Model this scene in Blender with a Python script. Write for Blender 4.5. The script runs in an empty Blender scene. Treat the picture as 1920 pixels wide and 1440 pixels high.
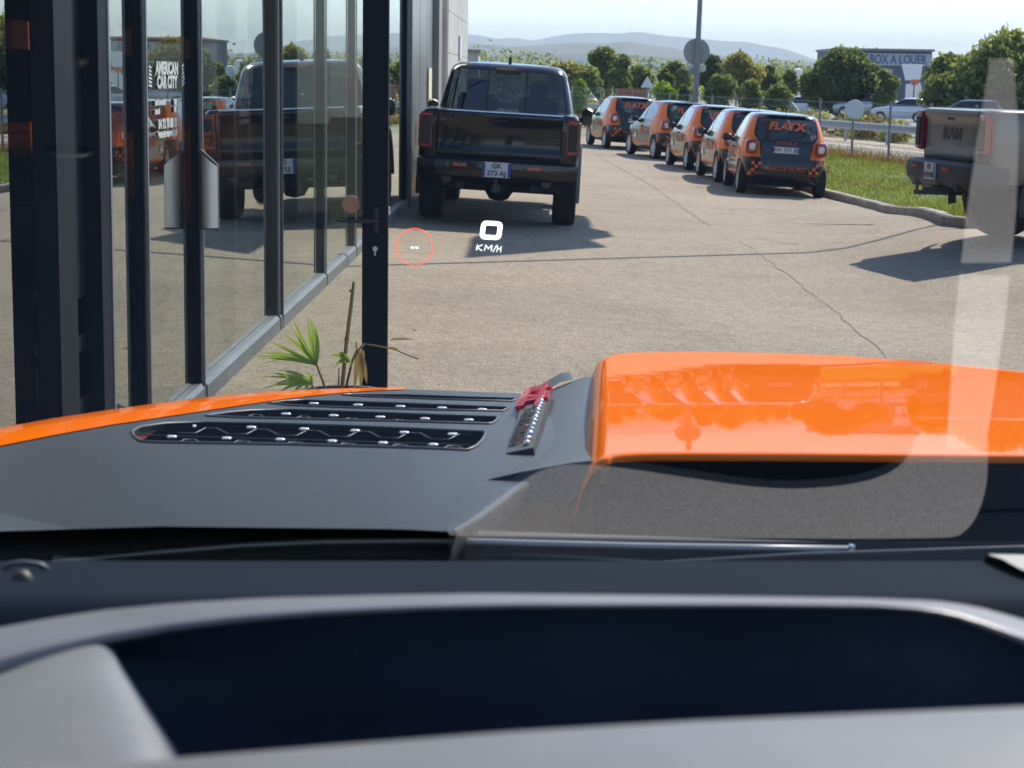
import bpy, bmesh, math, random
import numpy as np
from mathutils import Matrix, Vector
random.seed(7); RS = np.random.RandomState(11)
C = bpy.context.scene.collection
sc = bpy.context.scene
PI = math.pi; R = math.radians

# ------------------------------------------------------------------ camera
F = 3500.0; EYE = 1.9; PITCH = R(9.33); ROLL = R(0.92)
fwd = Vector((0, math.cos(PITCH), -math.sin(PITCH)))
r0 = Vector((1, 0, 0)); u0 = Vector((0, math.sin(PITCH), math.cos(PITCH)))
CR = r0*math.cos(ROLL) + u0*math.sin(ROLL)
CU = u0*math.cos(ROLL) - r0*math.sin(ROLL)
O = Vector((0, 0, EYE))
cam_d = bpy.data.cameras.new('camera'); cam = bpy.data.objects.new('camera', cam_d); C.objects.link(cam)
m = Matrix((CR, CU, -fwd)).transposed().to_4x4(); m.translation = O
cam.matrix_world = m
cam_d.sensor_width = 36; cam_d.lens = F/1920*36; cam_d.clip_start = 0.02; cam_d.clip_end = 40000
cam_d.dof.use_dof = True; cam_d.dof.focus_distance = 5.5; cam_d.dof.aperture_fstop = 19
sc.camera = cam
# ------------------------------------------------------------------ world, sun, exposure
SUN_EL = R(43); SUN_AZ = R(34)      # azimuth from +Y towards +X
w = bpy.data.worlds.new('World'); sc.world = w; w.use_nodes = True
nt = w.node_tree; bg = nt.nodes['Background']
sky = nt.nodes.new('ShaderNodeTexSky'); sky.sky_type = 'NISHITA'; sky.sun_disc = False
sky.sun_elevation = SUN_EL; sky.sun_rotation = SUN_AZ
sky.air_density = 1.0; sky.dust_density = 0.4; sky.ozone_density = 2.0
gain = nt.nodes.new('ShaderNodeVectorMath'); gain.operation = 'MULTIPLY'; gain.inputs[1].default_value = (.93, 1.0, 1.13)   # white balance of the sky
nt.links.new(sky.outputs[0], gain.inputs[0]); nt.links.new(gain.outputs[0], bg.inputs[0]); bg.inputs[1].default_value = 0.15
sd = bpy.data.lights.new('sun', 'SUN'); sun = bpy.data.objects.new('sun', sd); C.objects.link(sun)
sd.energy = 4.6; sd.angle = R(0.53); sd.color = (1.0, 0.90, 0.77)
sdir = Vector((math.sin(SUN_AZ)*math.cos(SUN_EL), math.cos(SUN_AZ)*math.cos(SUN_EL), math.sin(SUN_EL)))
sun.rotation_euler = sdir.to_track_quat('Z', 'Y').to_euler(); sun.location = (10, 10, 30)
vs = sc.view_settings; vs.view_transform = 'Standard'; vs.look = 'None'; vs.gamma = 1; vs.use_curve_mapping = False
vs.exposure = 0.82
sc.render.engine = 'CYCLES'
sc.cycles.use_denoising = True
sc.cycles.max_bounces = 10; sc.cycles.transparent_max_bounces = 16; sc.cycles.volume_bounces = 0
sc.cycles.caustics_reflective = False; sc.cycles.caustics_refractive = False
sc.cycles.sample_clamp_indirect = 6

# ------------------------------------------------------------------ geometry of the view (measuring helpers)
def ray(px, py):
    return (fwd + CR*((px-960)/F) + CU*((720-py)/F))
def at(px, py, Y):
    d = ray(px, py); return O + d*(Y/d.y)
def sm(a, b, t):
    t = min(1, max(0, (t-a)/(b-a))); return t*t*(3-2*t)
def gz(x, y):
    z = -0.045*min(6.5, max(-3, x))
    z += 0.36*sm(3.6, 6.2, x)*(1-sm(24.5, 33, y))
    z *= (1-sm(85, 140, y))
    z -= 0.45*sm(75, 160, y)
    return z
def on_surf(px, py, Z, lo=0.5, hi=400):
    d = ray(px, py); d = d/d.y
    def f(t): p = O + d*t; return p.z - Z(p.x, p.y)
    n = 400; prev = f(lo); tp = lo
    for i in range(1, n+1):
        t = lo*(hi/lo)**(i/n); v = f(t)
        if prev > 0 and v <= 0:
            a, b = tp, t
            for _ in range(30):
                c = (a+b)/2
                if f(c) > 0: a = c
                else: b = c
            return O + d*b
        prev = v; tp = t
    return O + d*hi
def G(px, py): return on_surf(px, py, gz)

# ------------------------------------------------------------------ materials
def mat(name, col=(.5,.5,.5), rough=.5, metal=0, spec=.5, coat=0, trans=0, noise=None, bump=None, emit=None, ecol=None):
    m = bpy.data.materials.new(name); m.use_nodes = True; n = m.node_tree; b = n.nodes['Principled BSDF']
    b.inputs['Base Color'].default_value = (*col, 1); b.inputs['Roughness'].default_value = rough
    b.inputs['Metallic'].default_value = metal; b.inputs['Specular IOR Level'].default_value = spec
    b.inputs['Coat Weight'].default_value = coat; b.inputs['Coat Roughness'].default_value = 0.02
    if emit:
        b.inputs['Emission Strength'].default_value = emit; b.inputs['Emission Color'].default_value = (*(ecol or col), 1)
    tc = None
    if noise or bump: tc = n.nodes.new('ShaderNodeTexCoord')
    if noise:      # (scale, amount[, detail])
        t = n.nodes.new('ShaderNodeTexNoise'); t.inputs['Scale'].default_value = noise[0]; t.inputs['Detail'].default_value = 6
        n.links.new(tc.outputs['Object'], t.inputs['Vector'])
        r = n.nodes.new('ShaderNodeMapRange'); r.inputs[3].default_value = 1-noise[1]; r.inputs[4].default_value = 1+noise[1]
        r.inputs[1].default_value = .3; r.inputs[2].default_value = .7
        n.links.new(t.outputs[0], r.inputs[0])
        x = n.nodes.new('ShaderNodeVectorMath'); x.operation = 'SCALE'; x.inputs[0].default_value = col
        n.links.new(r.outputs[0], x.inputs['Scale']); n.links.new(x.outputs[0], b.inputs['Base Color'])
    if bump:
        t = n.nodes.new('ShaderNodeTexNoise'); t.inputs['Scale'].default_value = bump[0]; t.inputs['Detail'].default_value = 4
        n.links.new(tc.outputs['Object'], t.inputs['Vector'])
        bp = n.nodes.new('ShaderNodeBump'); bp.inputs['Strength'].default_value = bump[1]; bp.inputs['Distance'].default_value = bump[2] if len(bump) > 2 else .01
        n.links.new(t.outputs[0], bp.inputs['Height']); n.links.new(bp.outputs[0], b.inputs['Normal'])
    return m
def glass_mat(name, tint, ior=1.5, panes=2, gloss=(1,1,1)):
    m = bpy.data.materials.new(name); m.use_nodes = True; n = m.node_tree
    n.nodes.clear(); out = n.nodes.new('ShaderNodeOutputMaterial')
    tr = n.nodes.new('ShaderNodeBsdfTransparent'); tr.inputs[0].default_value = (*tint, 1)
    gl = n.nodes.new('ShaderNodeBsdfGlossy'); gl.inputs['Roughness'].default_value = 0.0; gl.inputs[0].default_value = (*gloss, 1)
    # Fresnel from the angle alone so that both faces of the sheet behave alike
    ge = n.nodes.new('ShaderNodeNewGeometry'); dt = n.nodes.new('ShaderNodeVectorMath'); dt.operation = 'DOT_PRODUCT'
    n.links.new(ge.outputs['Incoming'], dt.inputs[0]); n.links.new(ge.outputs['Normal'], dt.inputs[1])
    def M(op, a, b=None):
        k = n.nodes.new('ShaderNodeMath'); k.operation = op
        for i, v in enumerate((a, b)):
            if v is None: continue
            if isinstance(v, (int, float)): k.inputs[i].default_value = v
            else: n.links.new(v, k.inputs[i])
        return k.outputs[0]
    c = M('ABSOLUTE', dt.outputs['Value'])
    s = M('SQRT', M('ADD', M('MULTIPLY', c, c), ior*ior-1))
    rs = M('DIVIDE', M('SUBTRACT', s, c), M('ADD', s, c)); rs = M('MULTIPLY', rs, rs)
    nc = M('MULTIPLY', c, ior*ior)
    rp = M('DIVIDE', M('SUBTRACT', nc, s), M('ADD', nc, s)); rp = M('MULTIPLY', rp, rp)
    f = M('MULTIPLY', M('ADD', rs, rp), .5)
    k = panes
    f = M('DIVIDE', M('MULTIPLY', f, k), M('ADD', M('MULTIPLY', f, k-1), 1))
    mx = n.nodes.new('ShaderNodeMixShader'); n.links.new(f, mx.inputs[0]); n.links.new(tr.outputs[0], mx.inputs[1]); n.links.new(gl.outputs[0], mx.inputs[2])
    n.links.new(mx.outputs[0], out.inputs[0]); return m
def leaf_mat(name, col, var=.35, trans=.35):
    m = bpy.data.materials.new(name); m.use_nodes = True; n = m.node_tree; n.nodes.clear()
    out = n.nodes.new('ShaderNodeOutputMaterial'); g = n.nodes.new('ShaderNodeNewGeometry')
    r = n.nodes.new('ShaderNodeMapRange'); r.inputs[3].default_value = 1-var; r.inputs[4].default_value = 1+var
    n.links.new(g.outputs['Random Per Island'], r.inputs[0])
    x = n.nodes.new('ShaderNodeVectorMath'); x.operation = 'SCALE'; x.inputs[0].default_value = col; n.links.new(r.outputs[0], x.inputs['Scale'])
    d = n.nodes.new('ShaderNodeBsdfDiffuse'); t = n.nodes.new('ShaderNodeBsdfTranslucent')
    y = n.nodes.new('ShaderNodeVectorMath'); y.operation = 'MULTIPLY'; y.inputs[1].default_value = (1.5, 1.4, .6); n.links.new(x.outputs[0], y.inputs[0])
    n.links.new(x.outputs[0], d.inputs[0]); n.links.new(y.outputs[0], t.inputs[0])
    mx = n.nodes.new('ShaderNodeMixShader'); mx.inputs[0].default_value = trans
    n.links.new(d.outputs[0], mx.inputs[1]); n.links.new(t.outputs[0], mx.inputs[2]); n.links.new(mx.outputs[0], out.inputs[0]); return m

def asphalt_mat():
    m = mat('asphalt', (.27,.235,.19), .85, spec=.25); n = m.node_tree; b = n.nodes['Principled BSDF']
    tc = n.nodes.new('ShaderNodeTexCoord')
    def nz(s, det): 
        t = n.nodes.new('ShaderNodeTexNoise'); t.inputs['Scale'].default_value = s; t.inputs['Detail'].default_value = det; n.links.new(tc.outputs['Object'], t.inputs[0]); return t.outputs[0]
    def rmp(v, a, c, lo=.3, hi=.7):
        r = n.nodes.new('ShaderNodeMapRange'); r.inputs[1].default_value = lo; r.inputs[2].default_value = hi; r.inputs[3].default_value = a; r.inputs[4].default_value = c; n.links.new(v, r.inputs[0]); return r.outputs[0]
    vo = n.nodes.new('ShaderNodeTexVoronoi'); vo.inputs['Scale'].default_value = 120; n.links.new(tc.outputs['Object'], vo.inputs[0])
    sp = n.nodes.new('ShaderNodeSeparateColor'); n.links.new(vo.outputs['Color'], sp.inputs[0])
    a = rmp(sp.outputs[0], .5, 1.6, 0, 1); c = rmp(nz(.35, 6), .88, 1.10); e = rmp(nz(9, 4), .86, 1.14)
    def mul(p, q):
        k = n.nodes.new('ShaderNodeMath'); k.operation = 'MULTIPLY'; n.links.new(p, k.inputs[0]); n.links.new(q, k.inputs[1]); return k.outputs[0]
    st = rmp(nz(1.1, 7), .90, 1.0, .36, .48); x = n.nodes.new('ShaderNodeVectorMath'); x.operation = 'SCALE'; x.inputs[0].default_value = (.272,.224,.166)
    n.links.new(mul(mul(mul(a, c), e), st), x.inputs['Scale']); n.links.new(x.outputs[0], b.inputs['Base Color'])
    bp = n.nodes.new('ShaderNodeBump'); bp.inputs['Strength'].default_value = .5; bp.inputs['Distance'].default_value = .006
    n.links.new(vo.outputs['Distance'], bp.inputs['Height']); n.links.new(bp.outputs[0], b.inputs['Normal'])
    return m
M = dict(
 asphalt=asphalt_mat(),
 black_paint=mat('black_paint', (.003,.004,.006), .2, spec=.2, coat=.62),
 grey_paint=mat('grey_paint', (.155,.14,.118), .35, coat=.4),
 orange_paint=mat('orange_paint', (1.0,.19,.004), .5, spec=0, coat=.55),
 car_orange=mat('car_orange', (.85,.19,.03), .5, spec=.0, coat=.7),
 satin_black=mat('satin_black', (.016,.019,.024), .42, spec=.55, noise=(40,.3), bump=(450,.35,.0012)),
 satin_trim=mat('satin_trim', (.06,.068,.078), .45, spec=.6, bump=(900,.1,.001)),
 black_plastic=mat('black_plastic', (.012,.013,.015), .55),
 grey_plastic=mat('grey_plastic', (.05,.052,.056), .6),
 tyre=mat('tyre', (.012,.012,.013), .8, noise=(30,.2)),
 rim=mat('rim', (.5,.52,.54), .3, .8),
 dark_rim=mat('dark_rim', (.05,.05,.055), .35, .7),
 chrome=mat('chrome', (.8,.8,.82), .12, 1),
 glass_dark=mat('glass_dark', (.006,.008,.010), .03, spec=.8),
 glass_tint=glass_mat('glass_tint', (.17,.20,.20)),
 glass_car=glass_mat('glass_car', (.5,.54,.54)),
 windscreen=glass_mat('windscreen', (.96,.985,.97), panes=2),
 wall_glass=glass_mat('wall_glass', (.26,.28,.27), panes=4, gloss=(.9,.95,.93)),
 leaf_glass=glass_mat('leaf_glass', (.86,.89,.86), panes=2),
 lamp_red=mat('lamp_red', (.26,.008,.008), .12, coat=1),
 lamp_bright=mat('lamp_bright', (.62,.08,.05), .2, coat=1),
 lamp_white=mat('lamp_white', (.75,.62,.6), .15, coat=1),
 headlamp=mat('headlamp', (.85,.86,.9), .1, .3, coat=1),
 plate=mat('plate', (.72,.74,.76), .4), plate_blue=mat('plate_blue', (.02,.06,.42), .4), ink=mat('ink', (.02,.02,.025), .5),
 sticker_orange=mat('sticker_orange', (.75,.13,.03), .5), sticker_gold=mat('sticker_gold', (.3,.2,.08), .5),
 vinyl=mat('vinyl', (.45,.47,.44), .5), white=mat('white_paint', (.8,.8,.78), .4), road_white=mat('road_white', (.55,.53,.49), .8, noise=(3,.25)),
 anthracite=mat('anthracite', (.010,.013,.017), .5, spec=.06, noise=(5,.1)),
 alu=mat('aluminium', (.15,.165,.18), .5, .3, noise=(3,.12)),
 steel=mat('brushed_steel', (.55,.55,.55), .33, .9, bump=(120,.08)),
 panel_grey=mat('cladding', (.2,.205,.21), .3, .35, noise=(1.5,.15)),
 panel_warm=mat('cladding_warm', (.25,.23,.21), .5, noise=(2,.12)),
 concrete=mat('concrete', (.42,.41,.39), .8, noise=(2,.15), bump=(25,.2)),
 kerb=mat('kerb_stone', (.33,.29,.25), .85, noise=(8,.25), bump=(60,.5)),
 gravel=mat('gravel', (.36,.28,.19), .9, noise=(6,.3)),
 road=mat('road_asphalt', (.22,.20,.18), .85, noise=(2,.15)),
 soil=mat('terrain_soil', (.16,.17,.08), .95, noise=(.02,.35)),
 hill=mat('hill_scrub', (.06,.075,.045), .95, noise=(.004,.45)),
 hill_far=mat('hill_woodland', (.045,.055,.045), .95, noise=(.002,.3)),
 galv=mat('galvanised', (.36,.38,.40), .45, .6, noise=(4,.15)),
 pole=mat('pole_steel', (.20,.22,.24), .5, .3),
 sign_back=mat('sign_back', (.30,.31,.31), .55, .3), sign_pale=mat('sign_pale', (.60,.66,.70), .5),
 shop_sign=mat('shop_sign', (.36,.40,.42), .6), shop_ink=mat('shop_ink', (.06,.13,.24), .6), shop_dark=mat('shop_dark', (.10,.13,.17), .6),
 bark=mat('bark', (.09,.065,.045), .9, noise=(8,.3)),
 leaf_a=leaf_mat('leaves_mid', (.17,.21,.10), .45, .5), leaf_b=leaf_mat('leaves_dark', (.12,.155,.085), .45, .5), leaf_c=leaf_mat('leaves_olive', (.26,.26,.12), .4, .5),
 leaf_d=leaf_mat('leaves_bright', (.20,.30,.06)), leaf_e=leaf_mat('leaves_dry', (.22,.15,.07)),
 grass=leaf_mat('grass_blades', (.20,.255,.08), .5, .4), palm=leaf_mat('palm_leaf', (.26,.38,.10), .3, .3), dry=leaf_mat('dry_stem', (.34,.24,.11), .2, .2),
 orange_flat=mat('orange_signage', (.75,.16,.04), .5), brick=mat('brick_red', (.32,.11,.06), .8, noise=(6,.25)), teal=mat('teal_sign', (.03,.35,.33), .4),
 int_dark=mat('interior_dark', (.035,.035,.04), .7), int_floor=mat('interior_floor', (.05,.05,.05), .35), int_white=mat('interior_card', (.5,.5,.48), .6),
 cream=mat('cream_board', (.7,.6,.4), .6), letter_grey=mat('letter_grey', (.05,.045,.04), .5), rubber=mat('rubber_hose', (.015,.015,.016), .5),
 dash_dark=mat('dash_soft_black', (.007,.012,.022), .85, spec=.03, bump=(700,.15,.001)),
 dash_well=mat('dash_well', (.028,.043,.075), .8, spec=.1, noise=(9,.25)),
 dash_rim=mat('dash_satin_rim', (.15,.145,.155), .36, .25, bump=(900,.15,.001)),
 glare_grey=mat('glare_panel_grey', (.14,.136,.136), .7, noise=(500,.35)),
 dash_lip=mat('dash_lip', (.115,.112,.112), .45, spec=.6, noise=(14,.12), bump=(800,.25,.001)),
 cloth=mat('caster_cloth', (.6,.6,.6), .8),
 car_white=mat('car_white', (.7,.71,.72), .25, coat=.8), car_silver=mat('car_silver', (.45,.48,.5), .3, .4, coat=.8), car_dark=mat('car_dark', (.05,.055,.06), .3, coat=.8),
 hud_white=mat('hud_white', (1,1,1), .5, emit=1.6), hud_red=mat('hud_red', (.9,.12,.08), .5, emit=.9), badge_red=mat('badge_red', (.75,.03,.06), .3, .0, coat=.6),
)

# ------------------------------------------------------------------ object helpers
def tag(o, label=None, cat=None, group=None, kind=None):
    if label: o['label'] = label
    if cat: o['category'] = cat
    if group: o['group'] = group
    if kind: o['kind'] = kind
    return o
def thing(name, label, cat, loc=(0,0,0), rot=(0,0,0), group=None):
    o = bpy.data.objects.new(name, None); C.objects.link(o); o.empty_display_size = .2
    o.location = loc; o.rotation_euler = rot; return tag(o, label, cat, group)
def link(name, me, mt, parent=None, smooth=False, mats=None):
    o = bpy.data.objects.new(name, me); C.objects.link(o)
    if mats: 
        for x in mats: me.materials.append(x)
    elif mt is not None: me.materials.append(M[mt] if isinstance(mt, str) else mt)
    if smooth: me.shade_smooth()
    if parent: o.parent = parent
    return o
class MB:
    def __init__(s): s.v = []; s.f = []
    def add(s, vs, fs, mx=None):
        k = len(s.v)
        for p in vs:
            p = Vector(p); s.v.append(tuple(mx @ p if mx else p))
        for f in fs: s.f.append(tuple(i+k for i in f))
        return s
    def box(s, c, d, mx=None, bev=0):
        x, y, z = d[0]/2, d[1]/2, d[2]/2
        c = Vector(c)
        if bev:
            b = bev; vs = []
            for sz in (-1, 1):
                for ring in (0, 1):
                    zz = sz*(z - (0 if ring else b)) if False else None
            ringsz = [(-z, b), (-z+b, 0), (z-b, 0), (z, b)]
            for zz, inn in ringsz:
                X, Y = x-inn, y-inn
                for (a, e) in ((-X+b,-Y),(X-b,-Y),(X,-Y+b),(X,Y-b),(X-b,Y),(-X+b,Y),(-X,Y-b),(-X,-Y+b)):
                    vs.append(c+Vector((a, e, zz)))
            fs = [tuple(range(7, -1, -1)), tuple(range(24, 32))]
            for r in range(3):
                for i in range(8):
                    j = (i+1) % 8; fs.append((r*8+i, r*8+j, r*8+8+j, r*8+8+i))
            return s.add(vs, fs, mx)
        vs = [c+Vector((a*x, b*y, e*z)) for a in (-1,1) for b in (-1,1) for e in (-1,1)]
        return s.add(vs, [(0,1,3,2),(4,6,7,5),(0,4,5,1),(2,3,7,6),(0,2,6,4),(1,5,7,3)], mx)
    def tube(s, pts, r, n=8, cap=True, flat=1.0):
        pts = [Vector(p) for p in pts]; k = len(pts); rs = r if isinstance(r, (list, tuple)) else [r]*k
        vs = []; up = Vector((0, 0, 1))
        for i, p in enumerate(pts):
            t = (pts[min(i+1, k-1)] - pts[max(i-1, 0)])
            t = t.normalized() if t.length > 1e-9 else Vector((0,1,0))
            a = t.cross(up); a = a.normalized() if a.length > 1e-3 else Vector((1, 0, 0))
            b = a.cross(t).normalized()
            for j in range(n):
                an = 2*PI*j/n; vs.append(p + a*math.cos(an)*rs[i] + b*math.sin(an)*rs[i]*flat)
        fs = [(i*n+j, i*n+(j+1) % n, (i+1)*n+(j+1) % n, (i+1)*n+j) for i in range(k-1) for j in range(n)]
        if cap: fs += [tuple(range(n-1, -1, -1)), tuple((k-1)*n+j for j in range(n))]
        return s.add(vs, fs)
    def lathe_x(s, prof, c=(0,0,0), n=28, ax='x'):
        c = Vector(c); vs = []
        for (r, h) in prof:
            for j in range(n):
                a = 2*PI*j/n
                if ax == 'x': vs.append(c+Vector((h, r*math.cos(a), r*math.sin(a))))
                elif ax == 'y': vs.append(c+Vector((r*math.cos(a), h, r*math.sin(a))))
                else: vs.append(c+Vector((r*math.cos(a), r*math.sin(a), h)))
        k = len(prof)
        return s.add(vs, [(i*n+j, i*n+(j+1) % n, (i+1)*n+(j+1) % n, (i+1)*n+j) for i in range(k-1) for j in range(n)])
    def prism(s, poly, a, b, axis='y'):
        n = len(poly)
        def P(u, v, w):
            return {'y': (u, w, v), 'x': (w, u, v), 'z': (u, v, w)}[axis]
        vs = [P(u, v, a) for u, v in poly] + [P(u, v, b) for u, v in poly]
        fs = [tuple(range(n)), tuple(range(2*n-1, n-1, -1))] + [(i, i+n, (i+1) % n+n, (i+1) % n) for i in range(n)]
        return s.add(vs, fs)
    def grid(s, rows, closed=False):
        n = len(rows[0]); k = len(rows); vs = [p for r_ in rows for p in r_]
        mm = n if closed else n-1
        return s.add(vs, [(i*n+j, i*n+(j+1) % n, (i+1)*n+(j+1) % n, (i+1)*n+j) for i in range(k-1) for j in range(mm)])
    def build(s, name, mt, parent=None, smooth=False, recalc=True):
        me = bpy.data.meshes.new(name); me.from_pydata(s.v, [], s.f); me.update()
        if recalc:
            bm = bmesh.new(); bm.from_mesh(me); bmesh.ops.recalc_face_normals(bm, faces=bm.faces); bm.to_mesh(me); bm.free()
        o = link(name, me, mt, parent, smooth)
        if smooth == 'auto':
            me.shade_smooth()
            try: me.set_sharp_from_angle(angle=R(38))
            except Exception: pass
        return o
def sub(o, lv=2):
    md = o.modifiers.new('smooth', 'SUBSURF'); md.levels = lv; md.render_levels = lv; return o
def copy_tree(o, parent=None):
    c = o.copy(); C.objects.link(c); c.parent = parent
    for ch in o.children: copy_tree(ch, c)
    return c
_tc = {}
def text_mesh(s, size, ext=.004, bold=0.0, shear=0, align='CENTER', xs=1.0):
    k = (s, size, ext, bold, shear, align, xs)
    if k in _tc: return _tc[k].copy()
    cu = bpy.data.curves.new('text', 'FONT'); cu.body = s; cu.size = size; cu.extrude = ext; cu.offset = bold; cu.shear = shear
    cu.align_x = align; cu.align_y = 'CENTER'; cu.resolution_u = 3
    o = bpy.data.objects.new('text', cu); C.objects.link(o); bpy.context.view_layer.update()
    me = bpy.data.meshes.new_from_object(o.evaluated_get(bpy.context.evaluated_depsgraph_get()))
    bpy.data.objects.remove(o); me.transform(Matrix.Diagonal((xs, 1, 1, 1))); _tc[k] = me; return me
def text(name, s, size, mt, parent, mx, **kw):
    me = text_mesh(s, size, **kw).copy(); me.transform(mx); me.materials.clear(); return link(name, me, mt, parent)
def facing_rear(x, y, z, rz=0, tilt=0):      # text plane facing -Y, reading left to right along +X
    return Matrix.Translation((x, y, z)) @ Matrix.Rotation(rz, 4, 'Z') @ Matrix.Rotation(R(90)+tilt, 4, 'X')

# ------------------------------------------------------------------ ground
def strip_sheet(name, xs, ys, zf, mt, off=0):
    mb = MB(); mb.grid([[(x, y, zf(x, y)+off) for x in xs] for y in ys]); o = mb.build(name, mt, smooth=True, recalc=False)
    return tag(o, kind='structure')
xs = [-20000, -9000, -3000, -900, -250, -80, -30, -12, -6] + [i*.5 for i in range(-8, 25)] + [13, 15, 18, 22, 30, 60, 150, 400, 1200, 4000, 9000, 20000]
ys = [-60, -20, 0, 4, 8] + [8+i for i in range(1, 100)] + [110, 120, 130, 140, 150, 165, 180, 220, 300, 500, 900, 1600, 3000, 6000, 12000, 20000]
strip_sheet('terrain', xs, ys, gz, 'soil', -.06)
gx = [-1.9+i*.3 for i in range(27)]
_k = [G(1802, 428), G(1766, 422), G(1643, 394), G(1546, 370)]
print('kerb', _k)
YK = round(_k[0].y, 2)
EDGE = [(_k[0].x, YK)]+[(p.x, p.y) for p in _k[1:]]+[ (5.6, 41), (5.0, 48), (4.3, 56), (3.6, 64)]   # kerb line, lot side
def edge_x(y):
    for (a, b), (c, d) in zip(EDGE[:-1], EDGE[1:]):
        if b <= y <= d: return a+(c-a)*(y-b)/(d-b)
    return EDGE[0][0] if y < EDGE[0][1] else EDGE[-1][0]
rows = []
ylot = [6+(YK-6)*i/36 for i in range(37)]
mb = MB(); mb.grid([[(-1.95+ (40+1.95)*(i/60)**1.6, y, gz(-1.95+(40+1.95)*(i/60)**1.6, y)) for i in range(61)] for y in [-6, -2, 2]+ylot])
y2 = [YK+i*.7 for i in range(60)]
mb.grid([[(-1.95+(edge_x(y)+.02+1.95)*i/16, y, gz(-1.95+(edge_x(y)+.02+1.95)*i/16, y)) for i in range(17)] for y in y2])
mb.grid([[(x, y, gz(x, y)) for x in (-30,-20,-12,-8,-4,-1.95)] for y in (47, 50, 54, 58, 62, 64.6)])
tag(mb.build('asphalt_lot', 'asphalt', smooth=True, recalc=False), kind='structure')
# far road along the fence
RD = Vector((-.207, .978)); RN = Vector((.978, .207))
def rp(c, s): p = RN*c + RD*s; return p.x, p.y
def road_strip(name, c0, c1, mt, off, s0=10, s1=260, n=60):
    mb = MB(); rows = []
    for i in range(n+1):
        s = s0+(s1-s0)*i/n; row = []
        for k in range(5):
            x, y = rp(c0+(c1-c0)*k/4, s); row.append((x, y, gz(x, y)+off))
        rows.append(row)
    mb.grid(rows); return tag(mb.build(name, mt, recalc=False, smooth=True), kind='structure')
road_strip('road', 20.8, 25.7, 'road', .0)
road_strip('gravel_shoulder', 25.7, 28.2, 'gravel', -.012)
road_strip('road_edge_line', 25.3, 25.55, 'road_white', .006)
road_strip('car_park_ground', 33, 120, 'road', -.02)
# verge
vp = MB(); rows = []
for i in range(70):
    y = YK+.15 + i*.75; x0 = edge_x(y)+.13
    c = 20.6; x1 = (c - .207*y)/.978
    x1 = max(x1, x0+.3)
    rows.append([(x0+(x1-x0)*k/10, y, gz(x0+(x1-x0)*k/10, y)+.12*(1-.6*sm(.7,1,k/10))) for k in range(11)])
vp.grid(rows); tag(vp.build('grass_verge', mat('verge_soil', (.09,.12,.035), .95, noise=(3,.4)), recalc=False, smooth=True), kind='structure')
# kerb stones
kb = [(9.5, 23.3)] ; path = [(11.4, YK-.05), (9.4, YK-.1), (7.4, YK-.1), (6.0, YK-.1), (EDGE[0][0]+.06, YK+.05)] + EDGE[1:]
def resample(path, step):
    out = [Vector(path[0])]; acc = 0
    pts = [Vector(p) for p in path]
    for a, b in zip(pts[:-1], pts[1:]):
        L = (b-a).length; n = max(1, round(L/step))
        for i in range(1, n+1): out.append(a.lerp(b, i/n))
    return out
kroot = thing('kerb', 'low weathered stone kerb edging the grass verge beside the car park', 'kerb')
kp = resample(path, 1.0)
for a, b in zip(kp[:-1], kp[1:]):
    t = (b-a).normalized(); nn = Vector((t.y, -t.x)); 
    if nn.x < 0 and abs(t.y) > .5: nn = -nn
    a2 = a+t*.010; b2 = b-t*.010; mb = MB(); vs = []
    h = .135+random.uniform(-.006, .006)
    if abs(t.y) <= .5: nn = Vector((0, 1))
    for q in (a2, b2):
        for (o_, zz) in ((-.0, -.08), (.0, h-.02), (.02, h), (.14, h), (.14, -.08)):
            p = q+nn*o_; vs.append((p.x, p.y, gz(q.x, q.y)+zz))
    mb.add(vs, [(0,1,6,5),(1,2,7,6),(2,3,8,7),(3,4,9,8),(0,4,3,2,1),(5,6,7,8,9)])
    mb.build('kerb_stone', 'kerb', kroot)
# grass blades
def blades(name, pts, h, wd, mt, label=None):
    n = len(pts); V = np.zeros((n, 3, 3), np.float32)
    ang = RS.rand(n)*2*PI; hh = h*(.5+RS.rand(n)); lean = RS.randn(n, 2)*.45*hh[:, None]
    P = np.array(pts, np.float32)
    V[:, 0] = P; V[:, 1] = P; V[:, 2] = P
    V[:, 0, 0] -= np.cos(ang)*wd; V[:, 0, 1] -= np.sin(ang)*wd; V[:, 1, 0] += np.cos(ang)*wd; V[:, 1, 1] += np.sin(ang)*wd
    V[:, 2, 2] += hh; V[:, 2, :2] += lean
    me = bpy.data.meshes.new(name); me.vertices.add(n*3); me.vertices.foreach_set('co', V.ravel())
    me.loops.add(n*3); me.loops.foreach_set('vertex_index', np.arange(n*3, dtype=np.int32)); me.polygons.add(n)
    me.polygons.foreach_set('loop_start', np.arange(0, n*3, 3, dtype=np.int32)); me.polygons.foreach_set('loop_total', np.full(n, 3, np.int32))
    me.update(); me.validate(); o = link(name, me, mt); return tag(o, label, None, None, 'stuff')
pts = []
for _ in range(90000):
    y = YK+.1 + 36*RS.rand()**1.6; x0 = edge_x(y)+.15; x1 = max((20.7-.207*y)/.978, x0+.3); x = x0+(x1-x0)*RS.rand()
    if math.sin(x*2.3+y*.7)+math.sin(x*.9-y*1.7) < -1.2 and RS.rand() < .6: continue
    pts.append((x, y, gz(x, y)+.11*(1-.6*sm(.7,1,(x-x0)/(x1-x0)))))
blades('grass', pts, .075, .011, 'grass', 'sunlit green lawn grass on the verge')
pts = []
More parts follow.
